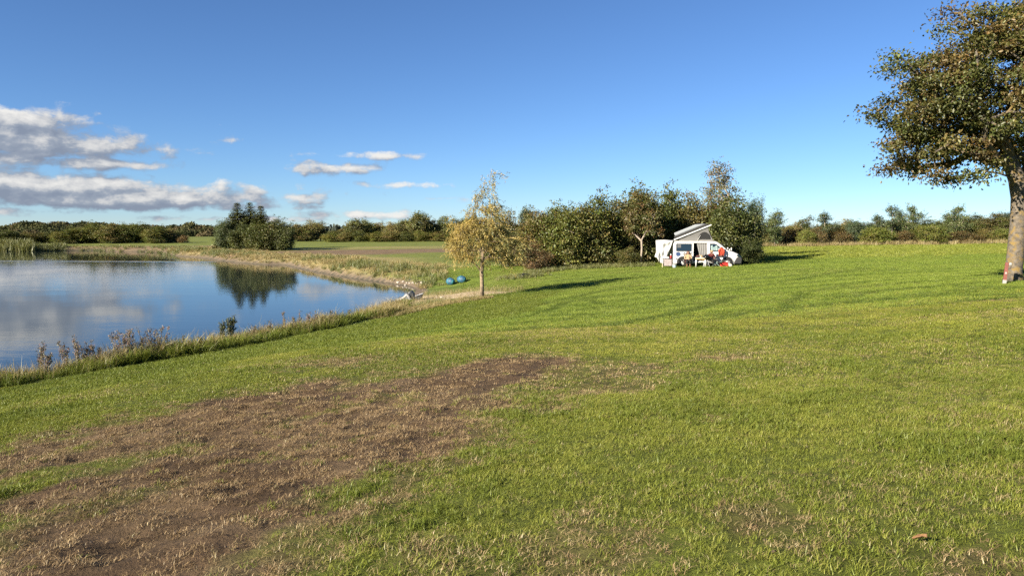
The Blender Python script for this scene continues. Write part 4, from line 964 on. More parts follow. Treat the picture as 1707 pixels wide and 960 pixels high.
# raised roof
TA = R(22.5)
def tilt(x, z):      # along the hinged roof from the rear hinge
    return (0.05 + x * math.cos(TA) - z * math.sin(TA), 2.0 + x * math.sin(TA) + z * math.cos(TA))
def slab(name, x0, x1, z0, z1, y0, y1, mat, bev=0.02, nose=0.0):
    mb = MB(); mb.prism([tilt(x0, z0), tilt(x1, z0), tilt(x1 - nose, z1), tilt(x0, z1)], y0, y1); return mb.build(name, mat, van, bevel=bev)
slab('roof_lip', 0.0, 3.05, 0.02, 0.11, 0.10, 1.82, M['van_white'], 0.025)
slab('roof_shell', 0.10, 2.98, 0.11, 0.30, 0.14, 1.78, M['shell_dark'], 0.04, 0.25)
slab('roof_panel', 0.20, 2.70, 0.30, 0.56, 0.24, 1.70, M['panel_grey'], 0.05, 0.75)
mb = MB(); yo = 0.20
A = [(0.45, 1.98), (3.02, 1.98), tilt(2.72, 0.02), tilt(0.35, 0.02)]
for y_, t_ in ((yo, 1), (1.72, -1)):
    n = 14; vv, ff = [], []
    for j in range(7):
        for i in range(n):
            s_, t = i / (n - 1), j / 6; bx = A[0][0] + (A[1][0] - A[0][0]) * s_; bz = 1.98; tx, tz = A[3][0] + (A[2][0] - A[3][0]) * s_, A[3][1] + (A[2][1] - A[3][1]) * s_
            sag = 0.06 * math.sin(t * math.pi) * (1 if s_ > 0.9 else 0)
            vv.append((bx + (tx - bx) * t - sag, y_ + t_ * (0.05 * math.sin(t * math.pi) + 0.012 * math.sin(s_ * 23 + t * 5)), bz + (tz - bz) * t))
    for j in range(6):
        for i in range(n - 1): a = j * n + i; ff.append((a, a + 1, a + n + 1, a + n))
    mb.add(vv, ff)
mb.add([(A[1][0], yo, 1.98), (A[1][0], 1.72, 1.98), (A[2][0], 1.72, A[2][1]), (A[2][0], yo, A[2][1])], [(0, 1, 2, 3)])
tent = mb.build('roof_tent', M['tent_grey'], van, True)
mb = MB(); pts = [(2.32 + 0.43 * math.cos(R(a)), 2.12 + 0.52 * math.sin(R(a))) for a in range(0, 181, 12)]; mb.prism(pts, yo - 0.004, yo + 0.07); mb.build('tent_window', M['tent_net'], tent)
mb = MB(); pts = [(2.32 + 0.45 * math.cos(R(a)), yo - 0.004, 2.12 + 0.54 * math.sin(R(a))) for a in range(0, 181, 12)]; mb.tube(pts, 0.016, 5); mb.build('tent_zip', M['dark_trim'], tent, True)
mb = MB(); mb.tube([(1.80, 0.15, 2.0), (2.03, 0.15, 2.42)], 0.018, 6); mb.build('strut', M['plastic_white'], van, True)
mb = MB(); mb.box((0.0, 0.96, 1.95), (0.08, 1.55, 0.06)); mb.prism([(-1.32, 1.94), (0.0, 1.93), (0.0, 1.97), (-1.32, 1.98)], 0.12, 1.80); mb.build('tailgate', M['van_white'], van, bevel=0.01)

# white sheet hung round the open tailgate
def draped():
    rng = random.Random(8); nu, nv = 70, 22; vv, ff = [], []
    for j in range(nv):
        t = j / (nv - 1)
        for i in range(nu):
            s_ = i / (nu - 1)
            if s_ < 0.42:           # near side, from the van to the corner
                k = s_ / 0.42; xr = -0.04 - 0.66 * t ** 1.0; xl = -1.36 + 0.06 * t + 0.10 * max(0, t - 0.75) * 4 * (1 - 0.6 * k); x = xr + (xl - xr) * k; y = -0.02
                bot = 0.62 - 0.42 * math.sin(min(1, (1 - k) * 1.0 + 0.12) * math.pi * 0.5) + 0.25 * max(0, k - 0.75) * 3
            elif s_ < 0.60:
                k = (s_ - 0.42) / 0.18; x = -1.36 + 0.06 * t; y = k * 1.92 - 0.02; bot = 0.62 + 0.12
            else:
                k = (s_ - 0.60) / 0.40; x = -1.36 + 1.30 * k + 0.06 * t; y = 1.92; bot = 0.6
            z = 2.0 + (bot - 2.0) * t + 0.012 * math.sin(s_ * 40) * (1 - t)
            fold = (0.055 * math.sin(s_ * 46 + 3 * t) + 0.07 * math.sin(s_ * 19 - 4 * t + 1)) * (0.25 + t)
            sagf = 0.10 * math.sin(t * 15 + 8 * (s_ / 0.42 - 0.5) ** 2) * math.exp(-((s_ / 0.42 - 0.45) / 0.35) ** 2) if s_ < 0.42 else 0
            if 0.42 <= s_ < 0.6: x += fold
            else: y += fold * (1 if s_ < 0.42 else -1) - sagf
            vv.append((x, y, z))
    for j in range(nv - 1):
        for i in range(nu - 1): a = j * nu + i; ff.append((a, a + 1, a + nu + 1, a + nu))
    o_ = len(vv); vv += [(-1.37, -0.03, 2.01), (-0.03, -0.03, 2.0), (-0.03, 1.93, 2.0), (-1.37, 1.93, 2.01), (-0.7, 0.9, 2.06)]; ff += [(o_, o_ + 1, o_ + 4), (o_ + 1, o_ + 2, o_ + 4), (o_ + 2, o_ + 3, o_ + 4), (o_ + 3, o_, o_ + 4)]
    mb = MB(); mb.add(vv, ff); o = mb.build('draped_sheet', M['sheet_white'], None, auto=True); o.location = van.location; o.rotation_euler = van.rotation_euler
    so = o.modifiers.new('thick', 'SOLIDIFY'); so.thickness = 0.006
    tag(o, 'white sheet draped over the open tailgate at the van rear', 'sheet')
draped()
def camp(name, x, y, label, cat, rz=0, z=0.0, group=None):
    """a thing standing by the van; x along the van, y away from the camera"""
    p = Matrix.Rotation(ang, 4, 'Z') @ Vector((x, y, 0)) + van.location; zz = hz(p.x, p.y) + z
    e = empty(name, (p.x, p.y, zz), ang + rz); tag(e, label, cat, group); return e
# cupboard table
t = camp('camp_cupboard', -0.42, -1.0, 'dark framed folding camp cupboard with a pale printed front', 'cupboard')
mb = MB(); mb.box((0, 0, 0.70), (0.82, 0.46, 0.035)); mb.build('tabletop', M['wood_dark'], t, bevel=0.006)
for x in (-0.38, 0.38):
    for y in (-0.2, 0.2): mb = MB(); mb.box((x, y, 0.34), (0.035, 0.035, 0.69)); mb.build('leg', M['wood_pale'] if x < 0 else M['wood_dark'], t)
mb = MB(); mb.box((0.04, -0.19, 0.42), (0.60, 0.012, 0.50)); mb.build('front_cloth', M['print_pale'], t)
for x in (-0.29, 0.345): mb = MB(); mb.box((x, -0.20, 0.42), (0.06, 0.02, 0.53)); mb.build('upright', M['wood_dark'], t)
mb = MB(); mb.box((0.03, 0, 0.16), (0.70, 0.42, 0.025)); mb.build('shelf', M['wood_dark'], t)
e = camp('mixing_bowl', -0.40, -1.0, 'white upturned bowl on the camp cupboard', 'bowl', z=0.718); mb = MB(); mb.lathe([(0.15, 0), (0.145, 0.04), (0.11, 0.10), (0.05, 0.135), (0.045, 0.15), (0.0, 0.15)], (0, 0, 0), 18); mb.build('bowl', M['plastic_white'], e, True)
e = camp('thermos_flask', -0.17, -0.95, 'red and white flask standing on the camp cupboard', 'flask', z=0.718)
mb = MB(); mb.lathe([(0.05, 0), (0.055, 0.02), (0.055, 0.20), (0.04, 0.24)], (0, 0, 0), 14); mb.build('body', M['red_plastic'], e, True); mb = MB(); mb.lathe([(0.042, 0.24), (0.045, 0.25), (0.045, 0.33), (0.03, 0.345)], (0, 0, 0), 14); mb.build('cup', M['plastic_white'], e, True)
e = camp('bucket', 0.12, -1.35, 'white bucket with a bluish print in front of the camp cupboard', 'bucket')
mb = MB(); mb.lathe([(0.125, 0), (0.13, 0.01), (0.165, 0.27), (0.18, 0.275), (0.18, 0.29), (0.155, 0.29), (0.12, 0.02)], (0, 0, 0), 22, caps=True); mb.build('tub', M['plastic_white'], e, True)
mb = MB(); mb.lathe([(0.139, 0.05), (0.160, 0.20)], (0, 0, 0), 22, caps=False); mb.build('print', M['bucket_label'], e, True)
mb = MB(); mb.tube([(0.17 * math.cos(R(a)), -0.03 - 0.04 * math.sin(R(a)), 0.27 - 0.10 * math.sin(R(a)) * 0.6) for a in range(0, 181, 20)], 0.005, 5); mb.build('handle', M['dark_trim'], e)

# people: one skinned body each
def skin_body(name, J, bones, rad, matof, mats, parent):
    names = list(J); me = bpy.data.meshes.new(name); me.from_pydata([J[k] for k in names], [(names.index(a), names.index(b_)) for a, b_ in bones], [])
    o = bpy.data.objects.new(name, me); col.objects.link(o)
    sk = o.modifiers.new('skin', 'SKIN'); sk.use_smooth_shade = True; ss = o.modifiers.new('sub', 'SUBSURF'); ss.levels = ss.render_levels = 2
    for i, k in enumerate(names):
        r_ = rad[k]; me.skin_vertices[0].data[i].radius = r_ if isinstance(r_, tuple) else (r_, r_); me.skin_vertices[0].data[i].use_root = (k == 'pelvis')
    bpy.context.view_layer.update(); dg = bpy.context.evaluated_depsgraph_get()
    m2 = bpy.data.meshes.new_from_object(o.evaluated_get(dg)); bpy.data.objects.remove(o)
    import bmesh
    bm = bmesh.new(); bm.from_mesh(m2)
    # fingers, rooted in the palms
    for side in 'LR':
        w_, h_ = Vector(J['wrist' + side]), Vector(J['hand' + side]); d = (h_ - w_).normalized(); a = d.cross(Vector((0, 0, 1))); a = a.normalized() if a.length > 0.1 else Vector((1, 0, 0))
        nrm = a.cross(d)
        for k, L in enumerate((0.062, 0.075, 0.07, 0.055)):
            r0 = h_ + a * (k - 1.5) * 0.019; sub = MB(); sub.tube([r0, r0 + d * L * 0.55, r0 + d * L * 0.8 - nrm * L * 0.4], [0.0095, 0.009, 0.007], 6)
            tmp = sub.mesh('f', mats[0]); bm.from_mesh(tmp)
        sub = MB(); sub.tube([w_ + (h_ - w_) * 0.35 + a * 0.03, w_ + (h_ - w_) * 0.6 + a * 0.06, h_ + a * 0.065], [0.012, 0.011, 0.008], 6); bm.from_mesh(sub.mesh('f', mats[0]))
    hd = Vector(J['head']); fw = Vector((0, -1, 0))
    sub = MB(); sub.lathe([(0.0, -0.135), (0.012, -0.125), (0.016, -0.105), (0.010, -0.09)], (hd.x, hd.y, hd.z - 0.01), 8, 'y')
    for sx in (-1, 1): sub.lathe([(0.0, -0.02), (0.02, -0.01), (0.028, 0.0), (0.0, 0.012)], (hd.x + sx * 0.088, hd.y, hd.z - 0.01), 8, 'x')
    bm.from_mesh(sub.mesh('f', mats[0]))
    bm.to_mesh(m2); bm.free()
    for m_ in mats: m2.materials.append(m_)
    segs = [(Vector(J[a]), Vector(J[b_]), matof(a, b_)) for a, b_ in bones]
    for p in m2.polygons:
        c = p.center; best = None
        for a, b_, mi in segs:
            ab = b_ - a; t = max(0, min(1, (c - a).dot(ab) / max(ab.length_squared, 1e-9))); dd = (c - a - ab * t).length
            if best is None or dd < best[0]: best = (dd, mi)
        p.material_index = best[1]; p.use_smooth = True
    return link(name, m2, parent)
BONES = [('pelvis', 'waist'), ('waist', 'chest'), ('chest', 'neck'), ('neck', 'head'), ('head', 'crown')]
for s_ in 'LR': BONES += [('chest', 'shoulder' + s_), ('shoulder' + s_, 'elbow' + s_), ('elbow' + s_, 'wrist' + s_), ('wrist' + s_, 'hand' + s_), ('pelvis', 'hip' + s_), ('hip' + s_, 'knee' + s_), ('knee' + s_, 'shin' + s_), ('shin' + s_, 'ankle' + s_), ('ankle' + s_, 'toe' + s_)]
RAD = {'pelvis': (0.15, 0.12), 'waist': (0.14, 0.11), 'chest': (0.16, 0.12), 'neck': 0.055, 'head': (0.085, 0.10), 'crown': (0.065, 0.075)}
for s_ in 'LR': RAD.update({'shoulder' + s_: 0.075, 'elbow' + s_: 0.05, 'wrist' + s_: 0.032, 'hand' + s_: (0.042, 0.022), 'hip' + s_: 0.095, 'knee' + s_: 0.068, 'shin' + s_: 0.058, 'ankle' + s_: 0.048, 'toe' + s_: 0.038})
def seated(J0, mo=None):
    J = {'pelvis': (0, 0.10, 0.46), 'waist': (0, 0.16, 0.62), 'chest': (0, 0.20, 0.83), 'neck': (0, 0.18, 1.01), 'head': (0, 0.14, 1.12), 'crown': (0, 0.14, 1.20)}
    for s_, k in (('L', 1), ('R', -1)):
        J.update({'shoulder' + s_: (0.18 * k, 0.20, 0.92), 'elbow' + s_: (0.27 * k, 0.06, 0.66), 'wrist' + s_: (0.12 * k, -0.14, 0.64), 'hand' + s_: (0.05 * k, -0.20, 0.64), 'hip' + s_: (0.10 * k, 0.02, 0.45), 'knee' + s_: (0.12 * k, -0.40, 0.50), 'ankle' + s_: (0.11 * k, -0.42, 0.09), 'toe' + s_: (0.12 * k, -0.60, 0.045)})
    J.update(J0)
    for s_ in 'LR': J['shin' + s_] = tuple(a * 0.45 + b_ * 0.55 for a, b_ in zip(J['knee' + s_], J['ankle' + s_]))
    return J
def camp_chair(e, seat_m, frame_m, back_h=0.95, w_=0.56):
    mb = MB(); mb.box((0, 0.08, 0.345), (w_ - 0.06, 0.46, 0.03), (R(-4), 0, 0)); mb.build('seat', seat_m, e, bevel=0.01)
    mb = MB(); mb.box((0, 0.36, 0.66), (w_ - 0.06, 0.03, back_h - 0.36), (R(-14), 0, 0)); mb.build('backrest', seat_m, e, bevel=0.01)
    for x in (-w_ / 2, w_ / 2):
        mb = MB(); mb.tube([(x, -0.20, 0.0), (x, 0.30, 0.36), (x, 0.44, back_h)], 0.013, 6); mb.build('frame_tube', frame_m, e)
        mb = MB(); mb.tube([(x, 0.36, 0.0), (x, -0.16, 0.36), (x, -0.20, 0.58)], 0.013, 6); mb.build('frame_tube', frame_m, e)
        mb = MB(); mb.box((x, 0.06, 0.59), (0.05, 0.52, 0.025)); mb.build('armrest', frame_m, e, bevel=0.006)
c1 = camp('camp_chair', 1.13, -0.85, 'dark maroon folding chair under the person in the tan top', 'chair', R(4)); camp_chair(c1, M['chair_maroon'], M['wood_dark'], 1.12)
p1 = camp('person', 1.13, -0.85, 'person in tan top, dark trousers and brown boots sitting by the van', 'person', R(4))
def mo1(a, b_):
    if 'toe' in b_ or ('ankle' in b_ and False): return 3
    if 'hip' in b_ or 'knee' in b_ or 'shin' in b_ or a == 'pelvis' and b_ != 'waist': return 2
    if 'ankle' in b_: return 3
    if 'hand' in b_ or b_ in ('head', 'crown'): return 0
    return 1
b1 = skin_body('body', seated({}), BONES, RAD, mo1, [M['skin'], M['wool_tan'], M['denim_black'], M['boot_brown']], p1)
def hair(e, mat, z=1.12, y=0.14, long=True):
    mb = MB(); mb.lathe([(0.085, -0.10), (0.108, -0.02), (0.112, 0.05), (0.095, 0.10), (0.05, 0.135), (0.0, 0.14)], (0, y + 0.045, z), 14)
    if long:
        for x in (-0.10, 0.10): mb.tube([(x * 0.85, y + 0.05, z + 0.06), (x * 1.05, y + 0.05, z - 0.08), (x * 1.2, y + 0.02, z - 0.20), (x * 1.15, y - 0.02, z - 0.27)], [0.035, 0.05, 0.045, 0.015], 7)
    return mb.build('hair', mat, e, True)
hair(p1, M['hair_brown'])
for sx in (-0.034, 0.034):
    mb = MB(); mb.lathe([(0, -0.012), (0.012, 0), (0, 0.012)], (sx, 0.14 - 0.093, 1.135), 8); mb.build('eye', M['dark_trim'], p1)
mb = MB(); mb.box((0, 0.14 - 0.098, 1.065), (0.045, 0.012, 0.010)); mb.build('mouth', M['top_red'], p1)
# white table
t = camp('garden_table', 2.05, -1.05, 'white plastic table standing in front of the open side door', 'table')
mb = MB(); mb.box((0, 0, 0.70), (0.80, 0.60, 0.04)); mb.build('tabletop', M['plastic_white'], t, bevel=0.012)
for x in (-0.34, 0.34):
    for y in (-0.24, 0.24): mb = MB(); mb.tube([(x, y, 0.0), (x * 0.98, y, 0.69)], [0.045, 0.055], 8); mb.build('leg', M['plastic_white'], t, True)
mb = MB(); mb.box((0, -0.295, 0.63), (0.76, 0.02, 0.10)); mb.build('apron', M['canvas_beige'], t)
e = camp('mug', 2.02, -1.05, 'small white mug on the white table', 'mug', z=0.722); mb = MB(); mb.lathe([(0.045, 0), (0.05, 0.12), (0.042, 0.12), (0.04, 0.02)], (0, 0, 0), 12); mb.build('cup', M['plastic_white'], e, True); mb = MB(); mb.tube([(0.045, 0, 0.1), (0.08, 0, 0.08), (0.075, 0, 0.04), (0.045, 0, 0.03)], 0.007, 5); mb.build('handle', M['plastic_white'], e)
e = camp('shopping_bag', 1.85, -1.0, 'dark maroon bag lying on the left end of the white table', 'bag', z=0.72); mb = MB(); mb.lathe([(0.14, 0), (0.17, 0.05), (0.15, 0.13), (0.07, 0.18), (0.0, 0.18)], (0, 0, 0), 10); mb.build('sack', M['chair_maroon'], e, True)
# kettle grill
e = camp('kettle_grill', 2.46, -1.15, 'black round kettle grill beside the white table', 'grill')
mb = MB(); mb.lathe([(0.0, 0.52), (0.13, 0.54), (0.22, 0.61), (0.255, 0.71), (0.262, 0.72)], (0, 0, 0), 22); mb.build('bowl', M['grill_black'], e, True)
mb = MB(); mb.lathe([(0.265, 0.725), (0.25, 0.80), (0.18, 0.89), (0.08, 0.935), (0.0, 0.94)], (0, 0, 0), 22); l_ = mb.build('lid', M['grill_black'], e, True)
mb = MB(); mb.tube([(-0.06, 0, 0.93), (-0.05, 0, 0.975), (0.05, 0, 0.975), (0.06, 0, 0.93)], 0.012, 6); mb.build('handle', M['wood_dark'], l_)
for k in range(3): a = R(90 + 120 * k); mb = MB(); mb.tube([(0.13 * math.cos(a), 0.13 * math.sin(a), 0.56), (0.27 * math.cos(a), 0.27 * math.sin(a), 0.0)], 0.012, 6); mb.build('leg', M['rim_silver'], e)
mb = MB(); mb.lathe([(0.0, 0.26), (0.15, 0.265), (0.15, 0.28)], (0, 0, 0), 14); mb.build('ash_tray', M['plastic_white'], e)
# second person
c2 = camp('camp_chair', 2.92, -0.80, 'black folding chair under the person in the dark red top', 'chair', R(22)); camp_chair(c2, M['black_cloth'], M['rim_silver'], 0.9)
p2 = camp('person', 2.92, -0.80, 'person in dark red top, cap and black trousers sitting by the front door', 'person', R(22))
b2 = skin_body('body', seated({'ankleL': (0.30, -0.62, 0.30), 'toeL': (0.36, -0.76, 0.36), 'kneeL': (0.14, -0.38, 0.56), 'wristR': (-0.08, -0.05, 0.92), 'handR': (-0.04, -0.10, 1.0), 'elbowR': (-0.28, -0.02, 0.72)}), BONES, RAD,
               lambda a, b_: 2 if ('knee' in b_ or 'shin' in b_ or 'ankle' in b_ or 'toe' in b_ or 'hip' in b_) else (0 if ('hand' in b_ or b_ in ('head', 'crown')) else 1), [M['skin'], M['top_red'], M['black_cloth']], p2)
hair(p2, M['hair_brown'], long=False)
mb = MB(); mb.lathe([(0.125, 0.02), (0.125, 0.06), (0.09, 0.12), (0.0, 0.14)], (0, 0.15, 1.13), 16); mb.box((0, 0.03, 1.155), (0.16, 0.14, 0.012)); mb.build('cap', M['wool_tan'], p2, True)
for sx in (-0.034, 0.034):
    mb = MB(); mb.lathe([(0, -0.012), (0.012, 0), (0, 0.012)], (sx, 0.14 - 0.093, 1.135), 8); mb.build('eye', M['dark_trim'], p2)
mb = MB(); mb.box((0, 0.14 - 0.098, 1.065), (0.045, 0.012, 0.010)); mb.build('mouth', M['top_red'], p2)
# low lounge chair
e = camp('lounge_chair', 3.32, -0.72, 'beige canvas lounge chair with thin pale legs by the front wheel', 'chair', R(70))
mb = MB(); n = 9
vv = []; ff = []
for i, (y, z) in enumerate([(-0.42, 0.42), (-0.2, 0.36), (0.05, 0.33), (0.25, 0.40), (0.42, 0.58), (0.55, 0.80)]): vv += [(-0.27, y, z), (0.27, y, z)]
for i in range(5): ff.append((2 * i, 2 * i + 1, 2 * i + 3, 2 * i + 2))
mb.add(vv, ff); o = mb.build('sling', M['canvas_beige'], e, True); so = o.modifiers.new('t', 'SOLIDIFY'); so.thickness = 0.015
for x in (-0.29, 0.29):
    mb = MB(); mb.tube([(x, -0.44, 0.42), (x, 0.10, 0.34), (x, 0.57, 0.83)], 0.013, 6); mb.build('side_rail', M['aqua_metal'], e)
    mb = MB(); mb.tube([(x, -0.35, 0.0), (x, 0.15, 0.37)], 0.012, 6); mb.build('leg', M['aqua_metal'], e); mb = MB(); mb.tube([(x, 0.42, 0.0), (x, -0.1, 0.37)], 0.012, 6); mb.build('leg', M['aqua_metal'], e)
# red jacket hanging from the mirror
vv, ff = [], []; nu, nv = 11, 12
for j in range(nv):
    t = j / (nv - 1); hw = 0.11 + 0.10 * min(1, t * 3) - 0.03 * t
    for i in range(nu): s_ = i / (nu - 1) * 2 - 1; vv.append((hw * s_ + 0.03 * math.sin(5 * t), -0.08 + 0.09 * s_ * s_ - 0.05 * math.cos(s_ * 9 + 3 * t) * t, 0.62 * (1 - t) + 0.05 * math.sin(s_ * 7) * t))
for j in range(nv - 1):
    for i in range(nu - 1): a = j * nu + i; ff.append((a, a + 1, a + nu + 1, a + nu))
e = camp('jacket', 3.60, -0.26, 'red jacket hanging from the wing mirror of the van', 'jacket', z=0.80); mb = MB(); mb.add(vv, ff); o = mb.build('back', M['red_cloth'], e, True); so = o.modifiers.new('t', 'SOLIDIFY'); so.thickness = 0.02
for sx in (-1, 1): mb = MB(); mb.tube([(0.14 * sx, -0.06, 0.52), (0.19 * sx, -0.09, 0.34), (0.16 * sx, -0.10, 0.08)], [0.06, 0.055, 0.045], 8); mb.build('sleeve', M['red_cloth'], e, True)
mb = MB(); mb.lathe([(0.06, 0.60), (0.085, 0.65), (0.05, 0.68)], (0, -0.06, 0), 10); mb.build('collar', M['red_cloth'], e, True)
mb = MB(); mb.lathe([(0.06, -0.10), (0.10, -0.06), (0.11, 0.02), (0.07, 0.06)], (0.0, -0.10, 0.0), 10); o = mb.build('cloth_bag', M['hair_brown'], None, True); o.location = e.location; o.rotation_euler = e.rotation_euler; tag(o, 'small brown bag hanging below the red jacket', 'bag')
# red crate and cream helmet
e = camp('cooler_box', 3.78, -0.75, 'bright red cooler box on the grass by the front wheel', 'box', R(3))
mb = MB(); mb.box((0, 0, 0.145), (0.56, 0.34, 0.29)); mb.build('tub', M['red_plastic'], e, bevel=0.03); mb = MB(); mb.box((0, 0, 0.325), (0.58, 0.36, 0.06)); l_ = mb.build('lid', M['red_plastic'], e, bevel=0.02)
mb = MB(); mb.tube([(-0.20, -0.18, 0.24), (-0.20, -0.21, 0.33), (0.20, -0.21, 0.33), (0.20, -0.18, 0.24)], 0.012, 6); mb.build('handle', M['red_paint'], e)
e = camp('helmet', 4.25, -0.80, 'cream rounded helmet lying on the grass right of the red box', 'helmet', R(-40)); mb = MB(); mb.lathe([(0.13, 0.0), (0.145, 0.05), (0.135, 0.12), (0.09, 0.18), (0.0, 0.20)], (0, 0, 0), 18); mb.build('shell', M['helmet_cream'], e, True); mb = MB(); mb.tube([(0.13, 0, 0.04), (0.18, 0, 0.09), (0.23, 0, 0.03)], 0.008, 5); mb.build('strap', M['dark_trim'], e)

# ------------------------------------------------------------------ beach
def blob(name, r, mat, seed, squash=(1, 1, 1), amp=0.15, sub=2):
    import bmesh
    bm = bmesh.new(); bmesh.ops.create_icosphere(bm, subdivisions=sub, radius=1.0); rg = random.Random(seed); ph = [rg.uniform(0, 6) for _ in range(6)]
    for v in bm.verts:
        k = 1 + amp * (math.sin(v.co.x * 2.3 + ph[0]) * math.sin(v.co.y * 2.7 + ph[1]) + 0.6 * math.sin(v.co.z * 3.9 + ph[2] + v.co.x * 2))
        v.co = Vector((v.co.x * squash[0], v.co.y * squash[1], v.co.z * squash[2])) * r * k
    me = bpy.data.meshes.new(name); bm.to_mesh(me); bm.free(); me.materials.append(mat)
    for p in me.polygons: p.use_smooth = True
    return me
for i, (u, v, lb) in enumerate([(751, 474.5, 'left of two blue rounded floats on the grass above the beach'), (769.5, 471, 'right of two blue rounded floats on the grass above the beach')]):
    p = G(u, v); e = empty('float', p, R(-35 + 12 * i)); e.rotation_euler = (R(8), R(6), R(-35 + 12 * i)); s_ = p[1] / F * 12.5 / 0.62
    mb = MB(); mb.lathe([(0.0, -0.42), (0.10, -0.40), (0.22, -0.30), (0.29, -0.12), (0.305, 0.05), (0.28, 0.2), (0.24, 0.28), (0.23, 0.30)], (0, 0, 0.27), 22, 'x'); o = mb.build('shell', M['float_blue'], e, True); e.scale = (s_,) * 3
    mb = MB(); mb.lathe([(0.225, 0.301), (0.20, 0.26), (0.06, 0.24), (0.0, 0.24)], (0, 0, 0.27), 22, 'x'); mb.build('mouth', M['float_teal'], e, True)
    mb = MB(); mb.lathe([(0.297, -0.11), (0.315, -0.10), (0.318, -0.05), (0.31, -0.04)], (0, 0, 0.27), 22, 'x', caps=False); mb.build('band', M['float_teal'], e, True)
    tag(e, lb, 'float', 'blue floats above the beach')
p = G(680, 503); s_ = p[1] / F; e = empty('beached_boat', p, 0)
X = lambda u, v, dy=0.0: ((u - 680) * s_, dy, max((503 - v) * s_, 0.02))
mb = MB(); mb.tube([X(659, 503), X(663, 500.5), X(669, 499.5), X(674, 495.5), X(677.5, 491.5), X(680, 492.5), X(682.5, 497), X(686, 500.5), X(690, 501)], [0.07, 0.12, 0.12, 0.10, 0.10, 0.105, 0.11, 0.11, 0.07], 12, squash=0.8); mb.build('hull', M['hull_grey'], e, True)
mb = MB(); mb.tube([X(662, 499, 0.5), X(671, 497, 0.5), X(677, 490, 0.45), X(682, 492, 0.45), X(686, 499, 0.5)], [0.06, 0.09, 0.08, 0.09, 0.06], 10); mb.build('far_hull', M['hull_dark'], e, True)
mb = MB(); mb.prism([X(679.5, 489)[::2], X(682, 486)[::2], X(686, 485.5)[::2], X(689.5, 490)[::2], X(691.5, 497.5)[::2], X(688, 499.5)[::2], X(684, 499)[::2]], 0.05, 0.62); mb.build('seat_back', M['hull_dark'], e, bevel=0.05)
mb = MB(); mb.prism([X(691.5, 493)[::2], X(704, 490.5)[::2], X(703, 496)[::2], X(699, 499.5)[::2], X(692, 499)[::2]], 0.08, 0.55); mb.build('stern_tub', M['hull_dark'], e, bevel=0.04)
mb = MB(); mb.tube([X(692, 493.2, 0.04), X(704, 490.4, 0.04), X(704, 490.4, 0.6), X(692, 493.2, 0.6)], 0.025, 6); mb.build('rim', M['hull_grey'], e, True)
tag(e, 'grey humped plastic boat with a dark seat back lying on the beach', 'boat')
rg = random.Random(3)
SM = [blob('stone', 0.16, M['stone'], 40 + k, (1.2, 0.9, 0.6)) for k in range(4)]
for i, (u, v, k, lb) in enumerate([(664, 471.5, 1.0, 'brownish stone at the water edge on the far side of the inlet'), (672, 470, 0.7, None), (678, 472, 0.6, None), (683, 472.8, 0.6, None), (689, 471.8, 0.7, None), (676, 475.5, 0.6, None), (694, 473, 0.5, None), (705, 471.8, 1.35, 'largest pale stone on the sand at the tip of the inlet'), (711, 471, 0.55, 'small pale stone just right of the largest beach stone'), (697, 476, 0.4, None), (736, 496.5, 0.7, 'pale stone on the sand right of the grey boat')]):
    p = G(u, v); o = link('stone', SM[i % 4], None, (p[0], p[1], p[2] + 0.03), (0, 0, rg.uniform(0, 6)), (k,) * 3); tag(o, lb or 'small pebbly stone in the row along the tip of the inlet', 'stone', 'stones at the tip of the inlet')
# fire pit on the lawn
p = G(873, 462.5); e = empty('fire_pit', p, R(10)); mb = MB()
mb.lathe([(0.30, 0.0), (0.36, 0.05), (0.38, 0.22), (0.35, 0.22), (0.30, 0.08)], (0, 0, 0), 18); mb.build('bowl', M['grill_black'], e, True)
mb = MB(); mb.box((0.16, -0.1, 0.25), (0.5, 0.3, 0.09), (0, R(6), R(12))); mb.build('grate', M['dark_trim'], e, bevel=0.01)
for k in range(9):
    a = k * 0.698; o = link('stone', SM[k % 4], e, (0.48 * math.cos(a), 0.48 * math.sin(a), 0.05), (0, 0, a * 3), (0.75,) * 3)
tag(e, 'small black fire pit ringed by stones in a tuft of long grass', 'fire pit')
